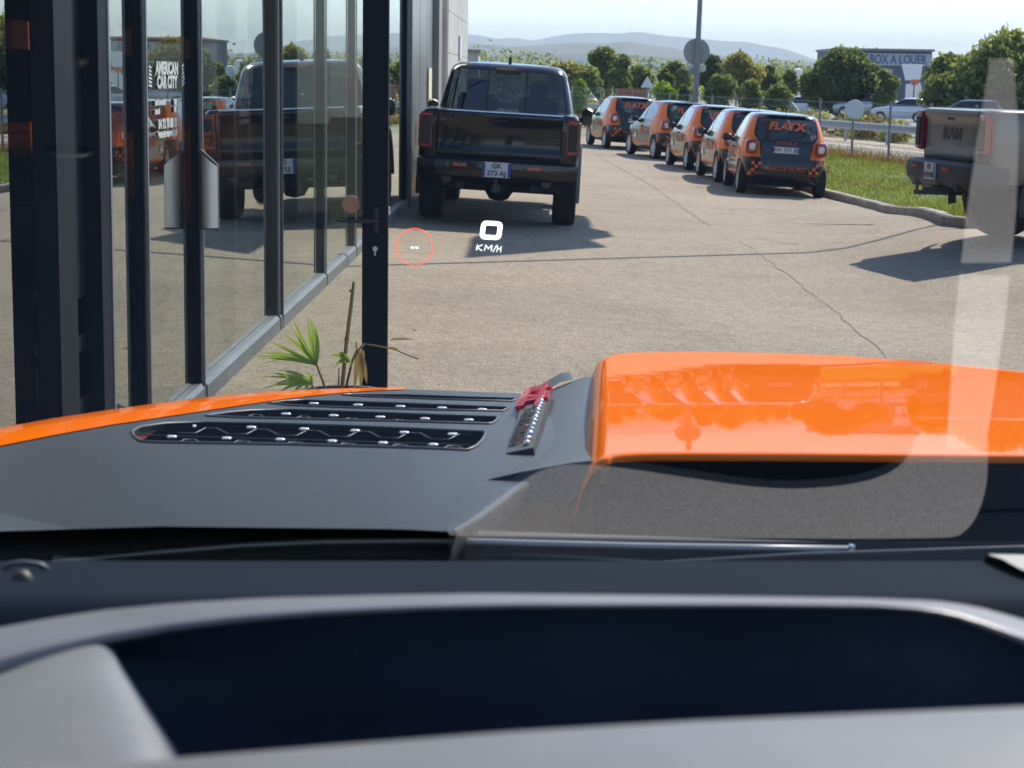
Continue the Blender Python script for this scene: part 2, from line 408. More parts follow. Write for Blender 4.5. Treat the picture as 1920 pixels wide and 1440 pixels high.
for _ in range(16000):
    y = YK+.1 + 36*RS.rand()**1.6; x0 = edge_x(y)+.15; x1 = max((20.7-.207*y)/.978, x0+.3); x = x0+(x1-x0)*RS.rand()
    if math.sin(x*1.3+y*.45)+math.sin(x*.5-y*.9+1) < .25: continue
    pts.append((x, y, gz(x, y)+.11*(1-.6*sm(.7,1,(x-x0)/(x1-x0)))))
blades('dry_grass', pts, .085, .010, 'leaf_e', 'dry straw coloured patches in the verge lawn')
pts = []
for _ in range(9000):
    s = RS.rand()*50; c = 19.7+RS.rand()*1.0; x, y = rp(c, 42+s-5)
    pts.append((x, y, gz(x, y)+.02))
blades('dry_weeds', pts, .34, .014, 'leaf_e', 'dry brown weeds growing along the foot of the wire fence')

# cracks and faint bay lines
def ribbon(name, pts, wd, mt, off=.004, jit=0, kind='structure', seg=.25):
    P = resample([(p.x, p.y) for p in pts], seg); mb = MB(); rows = []
    for i, p in enumerate(P):
        t = (P[min(i+1, len(P)-1)]-P[max(i-1, 0)]).normalized(); nn = Vector((t.y, -t.x))
        q = p + nn*random.uniform(-jit, jit); ww = wd*random.uniform(.4, 1.3) if jit else wd
        rows.append([(q.x+nn.x*k*ww/2, q.y+nn.y*k*ww/2, gz(q.x, q.y)+off) for k in (-1, 1)])
    mb.grid(rows); return tag(mb.build(name, mt, recalc=False), kind=kind)
M['crack'] = mat('crack_fill', (.18,.15,.12), .9)
ribbon('ground_crack', [G(1388,452), G(1430,480), G(1500,535), G(1560,580), G(1620,630), G(1660,672)], .016, 'crack', jit=.03)
ribbon('ground_crack', [G(1110,285), G(1170,320), G(1225,350), G(1280,390), G(1330,425)], .022, 'crack', jit=.03)
ribbon('bay_line', [G(1380,388), G(1480,393)], .07, 'road_white', .005)
ribbon('bay_line', [G(1490,416), G(1640,421)], .07, 'road_white', .005)
ribbon('bay_line', [G(1650,395), G(1560,378)], .05, 'road_white', .005)

# ------------------------------------------------------------------ hills (horizon heights measured in degrees, built at their true distances)
def ridge(name, pts, Y, depth, mt, label, seed, base_y=None):
    pts = sorted(pts); rs = np.random.RandomState(seed); ph = rs.rand(12)*6.28
    xs_, hs_ = [], []
    for px, py in pts:
        p = at(px, py, Y); xs_.append(p.x); hs_.append(p.z)
    X = np.linspace(xs_[0], xs_[-1], 620); H = np.interp(X, xs_, hs_)
    # soft the corners
    k = np.array([1,2,3,2,1])/9; H = np.convolve(np.pad(H, 2, 'edge'), k, 'valid')
    H = H + sum(np.sin(X/Y*(30+23*i)+ph[i])*Y*.00035/(1+i*.4) for i in range(6))
    rows = []
    for j in range(15):
        t = j/14; y = Y - depth*(1-t)
        g = (t**1.3)
        row = []
        for x, h in zip(X, H):
            n_ = sum(math.sin(x/Y*(40+31*i)+t*(3+i*2)+ph[i])*math.sin(t*PI) for i in range(5))*.05
            row.append((x*y/Y, y, -2 + (h+2)*max(0, g+n_*(1-t))))
        rows.append(row)
    rows.append([(x*1.1, Y+depth*.6, -5) for x in X])
    mb = MB(); mb.grid(rows); o = mb.build(name, mt, smooth=True, recalc=False); tag(o, label, None, None, 'structure')
ridge('hills', [(-900,80),(-300,60),(300,40),(500,52),(700,60),(862,66),(900,67),(930,73),(965,69),(1000,76),(1020,71),(1045,65),(1080,61),(1097,58),(1111,61),(1125,59),(1153,63),(1172,63),(1192,59),(1215,63),(1247,67),(1274,69),(1324,74),(1351,77),(1388,78),(1411,79),(1434,86),(1459,88),(1480,95),(1515,108),(1540,118),(1700,126),(2000,120),(2400,60),(2600,40),(3300,50),(4200,90)], 14000, 4000, 'hill_far', 'far blue wooded mountain ridge on the horizon', 3)
ridge('hills', [(-900,110),(300,100),(862,80),(910,84),(960,88),(1000,86),(1040,84),(1080,82),(1132,82),(1161,77),(1188,78),(1215,85),(1247,87),(1288,97),(1400,105),(1500,115),(1700,128),(2400,128),(3300,115)], 6000, 1800, 'hill', 'middle range of low scrubby hills', 5)
ridge('hills', [(-900,122),(862,98),(1000,100),(1080,100),(1160,102),(1240,106),(1330,112),(1400,117),(1500,121),(1700,131),(3000,130)], 3200, 1500, 'hill', 'nearest gentle slope of fields and scrub', 8)
# pale sheds on the near slope
for px, py, wd in ((1210,114,34),(1236,115,46),(1095,103,50)):
    p = at(px, py, 2300); mb = MB(); mb.box((p.x, p.y, p.z-6), (wd*.5, 14, 5)); mb.prism([(p.x-wd*.25, p.z-3.5), (p.x+wd*.25, p.z-3.5), (p.x, p.z-1.5)], p.y-7, p.y+7)
    tag(mb.build('farm_shed', 'white'), 'tiny white shed on the hazy slope %s' % {1210:'left of the pair beside the lamp post',1236:'right of the pair beside the lamp post',1095:'apart on the left above the orange cars'}[px], 'shed', 'white sheds on the far slope')

# ------------------------------------------------------------------ trees
def leaf_mesh(name, clumps, n, size, mt, flat=.8):
    tot = sum(c[3]**2 for c in clumps); P = []
    for (cx, cy, cz, r, sq) in clumps:
        k = int(1.5*n*r*r/tot); d = RS.randn(k, 3); d /= np.linalg.norm(d, axis=1)[:, None]
        rr = r*(.25+.9*RS.rand(k)**.55)*(1+.35*(RS.rand(k) > .88)*RS.rand(k))
        q = d*rr[:, None]; q[:, 2] *= sq; P.append(q+np.array((cx, cy, cz)))
    P = np.concatenate(P); k = len(P)
    a = RS.randn(k, 3); a /= np.linalg.norm(a, axis=1)[:, None]; b = np.cross(a, RS.randn(k, 3)); b /= np.linalg.norm(b, axis=1)[:, None]
    s = size*(.35+1.0*RS.rand(k))[:, None]
    V = np.stack([P-a*s, P+b*s*.5, P+a*s, P-b*s*.5], 1).astype(np.float32)
    me = bpy.data.meshes.new(name); me.vertices.add(k*4); me.vertices.foreach_set('co', V.ravel())
    me.loops.add(k*4); me.loops.foreach_set('vertex_index', np.arange(k*4, dtype=np.int32)); me.polygons.add(k)
    me.polygons.foreach_set('loop_start', np.arange(0, k*4, 4, dtype=np.int32)); me.polygons.foreach_set('loop_total', np.full(k, 4, np.int32))
    me.update(); me.validate(); me.materials.append(M[mt]); return me
def tree(name, label, px, top, Y, wpx, mt, cat='tree', group='trees beyond the road', n=5200, trunk=True, leaf=.17, low=.25, seed=0, lobes=11):
    """px: centre column, top: row of the crown's top, wpx: crown width in photo pixels at distance Y"""
    p = at(px, top, Y); W = wpx/F*Y; zb = gz(p.x, Y); H = p.z-zb
    root = thing(name, label, cat, (p.x, Y, zb), group=group)
    rd = random.Random(seed+px); cl = []
    zc = H*(low+(1-low)/2); hz = H*(1-low)/2
    for i in range(lobes):
        a = rd.random()*6.28; t = rd.random()*2-1; rr = math.sqrt(1-t*t)*W*.5*rd.uniform(.35, .72)
        r_ = W*rd.choice((.09,.12,.15,.19,.23))
        z_ = zc+t*hz*.8; z_ = min(z_, H-r_*.8); z_ = max(z_, r_*.6)
        cl.append((math.cos(a)*rr, math.sin(a)*rr, z_, r_, .8))
    cl.append((0, 0, zc, W*.27, hz/(W*.5))) ; cl.append((rd.uniform(-.1,.1)*W, 0, H-W*.14, W*.16, .9))
    if trunk:
        mb = MB(); r_ = max(.08, H*.03)
        mb.tube([(0,0,-.1),(H*.01,0,H*.2),(-H*.015,0,H*.45),(0,0,H*.75)], [r_, r_*.8, r_*.6, r_*.2], 7)
        for c in cl[:7]:
            mb.tube([(0,0,H*rd.uniform(.2,.4)), (c[0]*.5, c[1]*.5, (c[2]+H*.3)/2), c[:3]], [r_*.4, r_*.25, r_*.06], 5)
        mb.build('trunk', 'bark', root, smooth=True)
    me = leaf_mesh('crown', cl, n, leaf, mt); link('crown', me, None, root)
    return root
TR = [
 (1062,118,150,90,'leaf_c','tree','leafy olive tree just right of the black pickup cab'),
 (1088,150,95,44,'leaf_d','bush','bright yellow green bush beside the black pickup mirror'),
 (1132,88,150,74,'leaf_a','tree','tallest green tree left of the lamp post, behind the orange cars'),
 (1168,104,145,44,'leaf_a','tree','smaller crown leaning right of the tallest tree'),
 (1105,128,140,60,'leaf_a','tree','low rounded tree at the left foot of the tallest tree'),
 (1200,124,170,62,'leaf_a','tree','pale mid green tree behind the second orange car'),
 (1247,130,120,34,'leaf_b','tree','small dark conical tree left of the lamp post'),
 (1270,116,180,60,'leaf_a','tree','soft green tree directly left of the lamp post'),
 (1245,152,85,52,'leaf_d','bush','bright light green shrub low behind the second and third orange cars'),
 (1285,160,84,44,'leaf_b','bush','dark round shrub at the foot of the lamp post'),
 (1338,104,150,56,'leaf_b','tree','dark narrow tree right behind the round sign'),
 (1388,100,140,84,'leaf_c','tree','broad pale olive tree right of the round sign'),
 (1350,140,110,70,'leaf_a','tree','low green tree right of the lamp post'),
 (1445,124,150,50,'leaf_b','tree','dark tree between the olive tree and the big hedge tree'),
 (1483,132,155,34,'leaf_a','tree','small green tree beside the white tower'),
 (1415,150,100,60,'leaf_a','bush','grey green bush behind the fence above the fourth orange car'),
 (1460,158,92,60,'leaf_a','bush','pale wild shrub behind the fence above the nearest orange car'),
 (1900,60,95,230,'leaf_a','tree','largest tree at the right edge above the grey pickup'),
 (1790,104,100,110,'leaf_a','tree','rounded tree left of the largest tree at the right edge'),
 (1765,140,96,90,'leaf_a','bush','low bush right of the small pole sign'),
 (2060,80,95,200,'leaf_b','tree','dark tree further right past the largest tree'),
 (2240,70,80,260,'leaf_a','tree','wide green tree past the right edge of the lot'),
 (2480,50,70,300,'leaf_b','tree','tall dark tree past the right edge of the lot'),
]
for i, (px, top, Y, wp, mt_, cat, lab) in enumerate(TR):
    big = wp > 100
    tree('tree' if cat == 'tree' else 'bush', lab, px, top, Y, wp, mt_, cat, 'trees beyond the road' if cat == 'tree' else 'bushes beyond the fence',
         n=12000 if big else (6500 if cat == 'tree' else 3200), leaf=.17 if big else .145*(Y/130), low=.02 if cat == 'bush' or big else .22, seed=i, trunk=True, lobes=44 if big else 24)
# the broad dense tree mass in front of the box rental building: two trees
tree('tree', 'broad dense dark green tree hiding the left part of the rental building', 1590, 92, 120, 136, 'leaf_b', 'tree', 'trees beyond the road', 15000, True, .17, .02, 5, 46)
tree('tree', 'lighter green tree at the left shoulder of the broad dense tree', 1545, 112, 122, 80, 'leaf_a', 'tree', 'trees beyond the road', 6000, True, .20, .02, 6, 18)
tree('tree', 'rounded green tree at the right end of the broad dense tree', 1662, 132, 117, 50, 'leaf_a', 'tree', 'trees beyond the road', 5200, True, .20, .02, 7, 16)
# far wood line
cl = []
for i in range(150):
    px = -300+i*18+random.uniform(-8, 8); Y = random.uniform(210, 330); p = at(px, 146, Y); r_ = random.uniform(2, 4.2); cl.append((p.x, Y, gz(p.x, Y)+r_*.7, r_, .8))
me = leaf_mesh('far_wood', cl, 40000, .30, 'leaf_a'); tag(link('far_wood', me, None), 'distant belt of trees across the plain', kind='stuff')
# hedge between road and car park
cl = []
for i in range(170):
    s = -6+i*.75; x, y = rp(29.8+random.uniform(-.8, .8), 30+s*1.0); cl.append((x, y, gz(x, y)+random.uniform(.15, .55), random.uniform(.4, .62), .9))
h1 = [c for i, c in enumerate(cl) if i % 3]; h2 = [c for i, c in enumerate(cl) if i % 3 == 0]
hr = thing('hedge', 'scruffy low hedge of mixed green and dry shrubs behind the crash barrier', 'hedge')
link('green_foliage', leaf_mesh('green_foliage', h1, 26000, .11, 'leaf_c'), None, hr)['kind'] = 'stuff'
link('dry_foliage', leaf_mesh('dry_foliage', h2, 11000, .11, 'leaf_e'), None, hr)['kind'] = 'stuff'

# ------------------------------------------------------------------ fence, barrier
fr = thing('wire_fence', 'dark steel post and wire fence between the verge and the road', 'fence')
posts = []
for i in range(26):
    s = 34+i*2.55; x, y = rp(20.0, s); posts.append((x, y))
pm = MB(); pm.tube([(0,0,-.2),(0,0,1.0),(0,0,1.72)], .035, 8); 
pme = None
for x, y in posts:
    o = pm.build('fence_post', 'pole', fr) if pme is None else link('fence_post', pme, None, fr)
    if pme is None: pme = o.data
    o.location = (x, y, gz(x, y)); 
wm = MB()
for k in range(9):
    z = .12+k*.19
    wm.tube([(x, y, gz(x, y)+z) for x, y in posts], .004 if k < 8 else .007, 4, False)
for (a, b), (c, d) in zip(posts[:-1], posts[1:]):
    for q in range(1, 13):
        t = q/13; x = a+(c-a)*t; y = b+(d-b)*t; wm.tube([(x, y, gz(x, y)+.05), (x, y, gz(x, y)+1.64)], .0025, 3, False)
tag(wm.build('wire_mesh', 'pole', fr), kind='stuff')
cb = thing('crash_barrier', 'long galvanised crash barrier along the far side of the road', 'crash barrier')
prof = [(0,.45),(.05,.48),(.05,.54),(0,.58),(0,.62),(.05,.66),(.05,.72),(0,.75)]
SP = [20+i*4 for i in range(40)]
for a, b in zip(SP[:-1], SP[1:]):
    mb = MB(); rows = []
    for s in (a+.01, b-.01):
        row = []
        for dc, z in prof:
            x, y = rp(27.2-dc, s); row.append((x, y, gz(x, y)+z))
        for dc, z in reversed(prof):
            x, y = rp(27.2-dc+.012, s); row.append((x, y, gz(x, y)+z))
        rows.append(row)
    mb.grid(rows, True); mb.build('barrier_rail', 'galv', cb)
    x, y = rp(27.3, b); mb = MB(); mb.box((x, y, gz(x, y)+.3), (.09, .12, .9)); mb.build('barrier_post', 'galv', cb)

# ------------------------------------------------------------------ lamp post with round sign, other signs
bp = G(1302, 244); Yp = 60; p0 = at(1304, 190, Yp); zb = gz(p0.x, Yp)
lp = thing('lamp_post', 'tall slim grey lamp post with the back of a round sign, behind the orange cars', 'lamp post', (p0.x, Yp, zb))
mb = MB(); mb.tube([(-.03,0,-.2),(0,0,2),(.05,0,5),(.12,0,9)], [.10,.09,.08,.06], 10); mb.build('pole', 'pole', lp, smooth=True)
mb = MB(); mb.tube([(.12,0,9),(.3,-.4,9.25),(.9,-1.6,9.3)], .035, 8); mb.box((1.0,-1.9,9.3), (.3,.7,.1)); mb.build('lamp_head', 'pole', lp)
zs = at(1307, 97, Yp).z-zb
mb = MB(); mb.lathe_x([(0.001,-.02),(.40,-.02),(.42,-.01),(.42,.01),(.40,.02),(.001,.02)], (.0,.14,zs), 32, 'y'); mb.build('round_sign', 'sign_back', lp)
zs2 = at(1307, 122, Yp).z-zb
mb = MB(); mb.box((0,.14,zs2-.08), (.62,.03,.17)); mb.build('sign_plate', 'sign_pale', lp); 
mb = MB(); mb.box((-.12,.0,zs2-.2), (.2,.16,.2)); mb.build('junction_box', 'pole', lp)
x, y = rp(19.85, 0); 
p = at(1602, 205, 51.4)
sg = thing('round_sign', 'pale round sign seen from behind on the wire fence right of the nearest orange car', 'sign', (p.x, p.y, gz(p.x, p.y)))
mb = MB(); mb.lathe_x([(0.001,-.012),(.25,-.012),(.26,0),(.25,.012),(.001,.012)], (0,0,p.z-gz(p.x, p.y)), 28, 'y'); mb.build('disc', 'sign_pale', sg)
mb = MB(); mb.box((0,.05,p.z-gz(p.x,p.y)), (.3,.03,.04)); mb.build('bracket', 'pole', sg)
p = at(1214, 152, 74)
sg = thing('triangle_sign', 'small pale triangular road sign on a post behind the second orange car', 'sign', (p.x, p.y, gz(p.x, p.y)))
mb = MB(); mb.prism([(-.26, p.z-gz(p.x,p.y)-.25), (.26, p.z-gz(p.x,p.y)-.25), (0, p.z-gz(p.x,p.y)+.2)], -.01, .01); mb.build('plate', 'sign_pale', sg)
mb = MB(); mb.tube([(0,.05,-.1),(0,.05,p.z-gz(p.x,p.y)+.1)], .04, 8); mb.build('post', 'pole', sg)
# box rental building
Yb = 172; a = at(1572, 94, Yb); b = at(1748, 97, Yb); zg = gz(a.x, Yb)
rb = thing('rental_building', 'flat roofed building with a pale BOX A LOUER sign behind the trees', 'building', ((a.x+b.x)/2, Yb, zg))
Wb = b.x-a.x; Hb = a.z-zg
mb = MB(); mb.box((0, 6, Hb/2), (Wb, 12, Hb)); mb.build('wall', 'shop_dark', rb)
mb = MB(); mb.box((0, 5.9, Hb+.1), (Wb+.3, 12.6, .2)); mb.build('roof', 'pole', rb)
hs = (at(1700, 124, Yb).z - zg)
mb = MB(); mb.box((0, -.1, (Hb+hs)/2-.1), (Wb-.2, .14, Hb-hs-.25)); mb.build('sign_board', 'shop_sign', rb)
text('lettering', 'BOX A LOUER', 1.12, 'shop_ink', rb, facing_rear(Wb/2-3.1, -.2, (Hb+hs)/2-.12), ext=.02, bold=.02, xs=.72)
mb = MB(); mb.box((Wb/2-4.4, -.12, hs-1.5), (1.7, .1, 2.4)); mb.build('door', 'shop_sign', rb)
mb = MB(); mb.box((Wb/2-3.45, -.12, hs-1.5), (.1, .12, 2.6)); mb.build('door_frame', 'sticker_gold', rb)
# pole sign
p = at(1712, 120, 140); zz = gz(p.x, 140)
sg = thing('pole_sign', 'white and orange advertising sign on a pole in front of the rental building', 'sign', (p.x, 140, zz))
h = p.z-zz; mb = MB(); mb.prism([(-.85,h),(.7,h),(.6,h-1.1),(-.5,h-1.2)], -.06, .06); mb.build('upper_panel', 'white', sg)
mb = MB(); mb.prism([(-.2,h-1.22),(.55,h-1.12),(.4,h-1.5),(0,h-1.5)], -.06, .06); mb.build('orange_panel', 'orange_flat', sg)
mb = MB(); mb.prism([(-.45,h-1.5),(.1,h-1.4),(.1,0.2),(-.45,.2)], -.06, .06); mb.build('lower_panel', 'white', sg)
mb = MB(); mb.prism([(.2,h-1.5),(.62,h-1.35),(.75,h-2.0),(.5,h-2.7),(.2,.2)], -.06, .06); mb.build('side_panel', 'white', sg)
mb = MB(); mb.tube([(.15,.1,0),(.15,.1,h-.3)], .07, 8); mb.build('pole', 'brick', sg)
# white tower, orange wall, small concrete building
p = at(1505, 128, 160); zz = gz(p.x, 160)
tw = thing('silo', 'small white industrial tower left of the broad dense tree', 'tower', (p.x, 160, zz)); h = p.z-zz
mb = MB(); mb.lathe_x([(.001,h),(.35,h-.1),(.4,h-.3),(.4,0)], (-.4,0,0), 12, 'z'); mb.build('tank', 'white', tw, smooth='auto')
mb = MB(); mb.lathe_x([(.001,h-.5),(.35,h-.6),(.38,h-.8),(.38,0)], (.45,.2,0), 12, 'z'); mb.build('tank', 'sign_pale', tw, smooth='auto')
p = at(1185, 166, 105); zz = gz(p.x, 105); mb = MB(); mb.box((p.x, 105, zz+(p.z-zz)/2), (1.7, .3, p.z-zz)); tag(mb.build('garden_wall', 'brick'), 'short red brick wall seen above the roof of the furthest orange car', 'wall')
a = at(850, 96, 110); b = at(897, 96, 110); zz = gz(0, 110); mb = MB(); mb.box(((a.x+b.x)/2, 113, (a.z+zz)/2), (b.x-a.x, 6, a.z-zz)); bb = mb.build('wall', 'concrete')
cbu = thing('concrete_building', 'small flat concrete building between the tall wall and the black pickup cab', 'building'); bb.parent = cbu
mb = MB(); mb.box(((a.x+b.x)/2, 112.9, a.z+.06), (b.x-a.x+.3, 6.4, .12)); mb.build('roof', 'panel_grey', cbu)

# ------------------------------------------------------------------ cars
def superring(w_, y0, y1, z, e, n=56, dz=None):
    yc = (y0+y1)/2; h = (y1-y0)/2; out = []
    for i in range(n):
        t = 2*PI*(i+.5)/n; c, s = math.cos(t), math.sin(t)
        x = w_*math.copysign(abs(c)**(2/e), c); y = yc+h*math.copysign(abs(s)**(2/e), s)
        out.append(Vector((x, y, z+(dz(x, y) if dz else 0))))
    return out
def slices(levels, n=56, cap_top=True, cap_bottom=False, dz=None):
    bm = bmesh.new(); rings = []
    for L in levels:
        z, w_, y0, y1, e = L[:5]
        rings.append([bm.verts.new(p) for p in superring(w_, y0, y1, z, e, n, dz)])
    for a, b in zip(rings[:-1], rings[1:]):
        for i in range(n):
            j = (i+1) % n; bm.faces.new((a[i], a[j], b[j], b[i]))
    if cap_top:
        # crowned cap: inner rings
        top = levels[-1]; r_ = rings[-1]; z, w_, y0, y1, e = top[:5]
        for k, (f_, up) in enumerate(((.85,.25),(.6,.7),(.3,.95))):
            cr = top[5] if len(top) > 5 else .02
            yc = (y0+y1)/2; h = (y1-y0)/2
            rr = [bm.verts.new(p) for p in superring(w_*f_, yc-h*f_, yc+h*f_, z+cr*up, e, n, dz)]
            for i in range(n):
                j = (i+1) % n; bm.faces.new((r_[i], r_[j], rr[j], rr[i]))
            r_ = rr
        bm.faces.new(r_)
    if cap_bottom: bm.faces.new(list(reversed(rings[0])))
    bm.faces.layers.int.new('pt')
    bmesh.ops.recalc_face_normals(bm, faces=bm.faces)
    return bm
def inpoly(u, v, poly):
    c = False; n = len(poly); j = n-1
    for i in range(n):
        a, b = poly[i], poly[j]
        if (a[1] > v) != (b[1] > v) and u < (b[0]-a[0])*(v-a[1])/(b[1]-a[1])+a[0]: c = not c
        j = i
    return c
def mark(bm, poly, axis, sel, pid, only=None):
    """cut the shell along a polygon drawn in side ('x') or end ('y') view and give the faces inside it a part id"""
    uv = (lambda p: (p.y, p.z)) if axis == 'x' else (lambda p: (p.x, p.z))
    us = [p[0] for p in poly]; vs_ = [p[1] for p in poly]; u0_, u1_, v0_, v1_ = min(us), max(us), min(vs_), max(vs_)
    lay = bm.faces.layers.int['pt']
    def cand(f):
        q = [uv(v.co) for v in f.verts]
        return sel(f) and max(a for a, _ in q) > u0_ and min(a for a, _ in q) < u1_ and max(b for _, b in q) > v0_ and min(b for _, b in q) < v1_
    for a, b in zip(poly, poly[1:]+poly[:1]):
        fs = [f for f in bm.faces if cand(f)]
        if not fs: return
        geom = list({e for f in fs for e in f.edges} | {v for f in fs for v in f.verts}) + fs
        if axis == 'x': co = Vector((0, a[0], a[1])); no = Vector((0, -(b[1]-a[1]), b[0]-a[0]))
        else: co = Vector((a[0], 0, a[1])); no = Vector((-(b[1]-a[1]), 0, b[0]-a[0]))
        if no.length < 1e-6: continue
        bmesh.ops.bisect_plane(bm, geom=geom, dist=1e-5, plane_co=co, plane_no=no.normalized())
    for f in bm.faces:
        if cand(f):
            c = f.calc_center_median(); u, v = uv(c)
            if inpoly(u, v, poly) and (only is None or f[lay] in only): f[lay] = pid
def circle(cy, cz, r, n=18, a0=0, a1=2*PI): return [(cy+r*math.cos(a0+(a1-a0)*i/n), cz+r*math.sin(a0+(a1-a0)*i/n)) for i in range(n)]
def split(bm, parts, parent, inset=None):
    """parts: {id: (name, material)}; id -1 is dropped. Each connected-by-id region set becomes one mesh."""
    lay = bm.faces.layers.int['pt']; bm.normal_update(); out = {}
    for pid, spec in parts.items():
        name, mt = spec[:2]; off = spec[2] if len(spec) > 2 else 0
        todo = {f for f in bm.faces if f[lay] == pid}; groups = []
        if name in ('door', 'side_window', 'end_window', 'door_gap', 'window_bar', 'windscreen', 'rear_window'):
            while todo:
                st_ = [todo.pop()]; g = list(st_)
                while st_:
                    f = st_.pop()
                    for e in f.edges:
                        for h in e.link_faces:
                            if h in todo: todo.discard(h); st_.append(h); g.append(h)
                if len(g) > 1 or g[0].calc_area() > .002: groups.append(g)
        else: groups = [list(todo)]
        for g in groups:
            idx = {}; vs = []; fs = []; ns = []
            for f in g:
                ff = []
                for v in f.verts:
                    if v not in idx: idx[v] = len(vs); vs.append(v.co - v.normal*off); ns.append(v.normal.copy())
                    ff.append(idx[v])
                fs.append(ff)
            if not fs: continue
            me = bpy.data.meshes.new(name); me.from_pydata([tuple(v) for v in vs], [], fs); me.update(); me.shade_smooth()
            me.normals_split_custom_set_from_vertices([tuple(v) for v in ns]); out[pid] = link(name, me, mt, parent)
    bm.free(); return out
def wheel(root, x, y, r, wd, side, rimmat='rim', spokes=7, rr=.66):
    hub = r*rr; s = side
    mb = MB(); mb.lathe_x([(hub, -wd*.42), (r*.93, -wd*.5), (r*.985, -wd*.42), (r, -wd*.2), (r, wd*.2), (r*.985, wd*.42), (r*.93, wd*.5), (hub, wd*.42)], (0,0,0), 32)
    t = mb.build('wheel', 'tyre', root, smooth='auto'); t.location = (x, y, r)
    mb = MB(); o = s*wd*.36
    mb.lathe_x([(hub*1.01, s*wd*.42), (hub*.93, s*wd*.40), (hub*.9, s*wd*.2), (hub*.3, s*wd*.12), (0.001, s*wd*.12)], (0,0,0), 28)
    for k in range(spokes):
        a = 2*PI*k/spokes; ca, sa = math.cos(a), math.sin(a); q = []
        for rr_, hw in ((.1*hub, .13*hub), (.95*hub, .085*hub)):
            for e in (-1, 1): q.append((o, ca*rr_-sa*hw*e, sa*rr_+ca*hw*e))
        q2 = [(o-s*.03, b, c) for _, b, c in q]
        mb.add(q+q2, [(0,1,3,2),(4,6,7,5),(0,2,6,4),(1,5,7,3),(2,3,7,6)])
    mb.lathe_x([(.2*hub, o-s*.02), (.2*hub, o+s*.012), (.001, o+s*.015)], (0,0,0), 14)
    mb.build('rim', rimmat, t, smooth='auto')
    return t
def rounded(w_, h_, r_, n=4):
    out = []
    for cx, cy, a0 in ((w_/2-r_, h_/2-r_, 0), (-w_/2+r_, h_/2-r_, PI/2), (-w_/2+r_, -h_/2+r_, PI), (w_/2-r_, -h_/2+r_, 1.5*PI)):
        for i in range(n+1): a = a0+PI/2*i/n; out.append((cx+r_*math.cos(a), cy+r_*math.sin(a)))
    return out
def plate(root, x, y, z, w_, h_, s, size, two=None, tilt=0):
    mb = MB(); mb.box((0,0,0), (w_, .012, h_)); pl = mb.build('number_plate', 'plate', root); pl.location = (x, y, z)
    mb = MB()
    for sx in (-1, 1): mb.box((sx*(w_/2-.015), -.0075, 0), (.030, .004, h_-.01))
    mb.build('blue_band', 'plate_blue', pl)
    if two:
        text('lettering', s, size, 'ink', pl, facing_rear(0, -.009, h_*.24), ext=.001, bold=.002); text('lettering', two, size, 'ink', pl, facing_rear(0, -.009, -h_*.24), ext=.001, bold=.002)
    else: text('lettering', s, size, 'ink', pl, facing_rear(0, -.009, 0), ext=.001, bold=.002)
    return pl

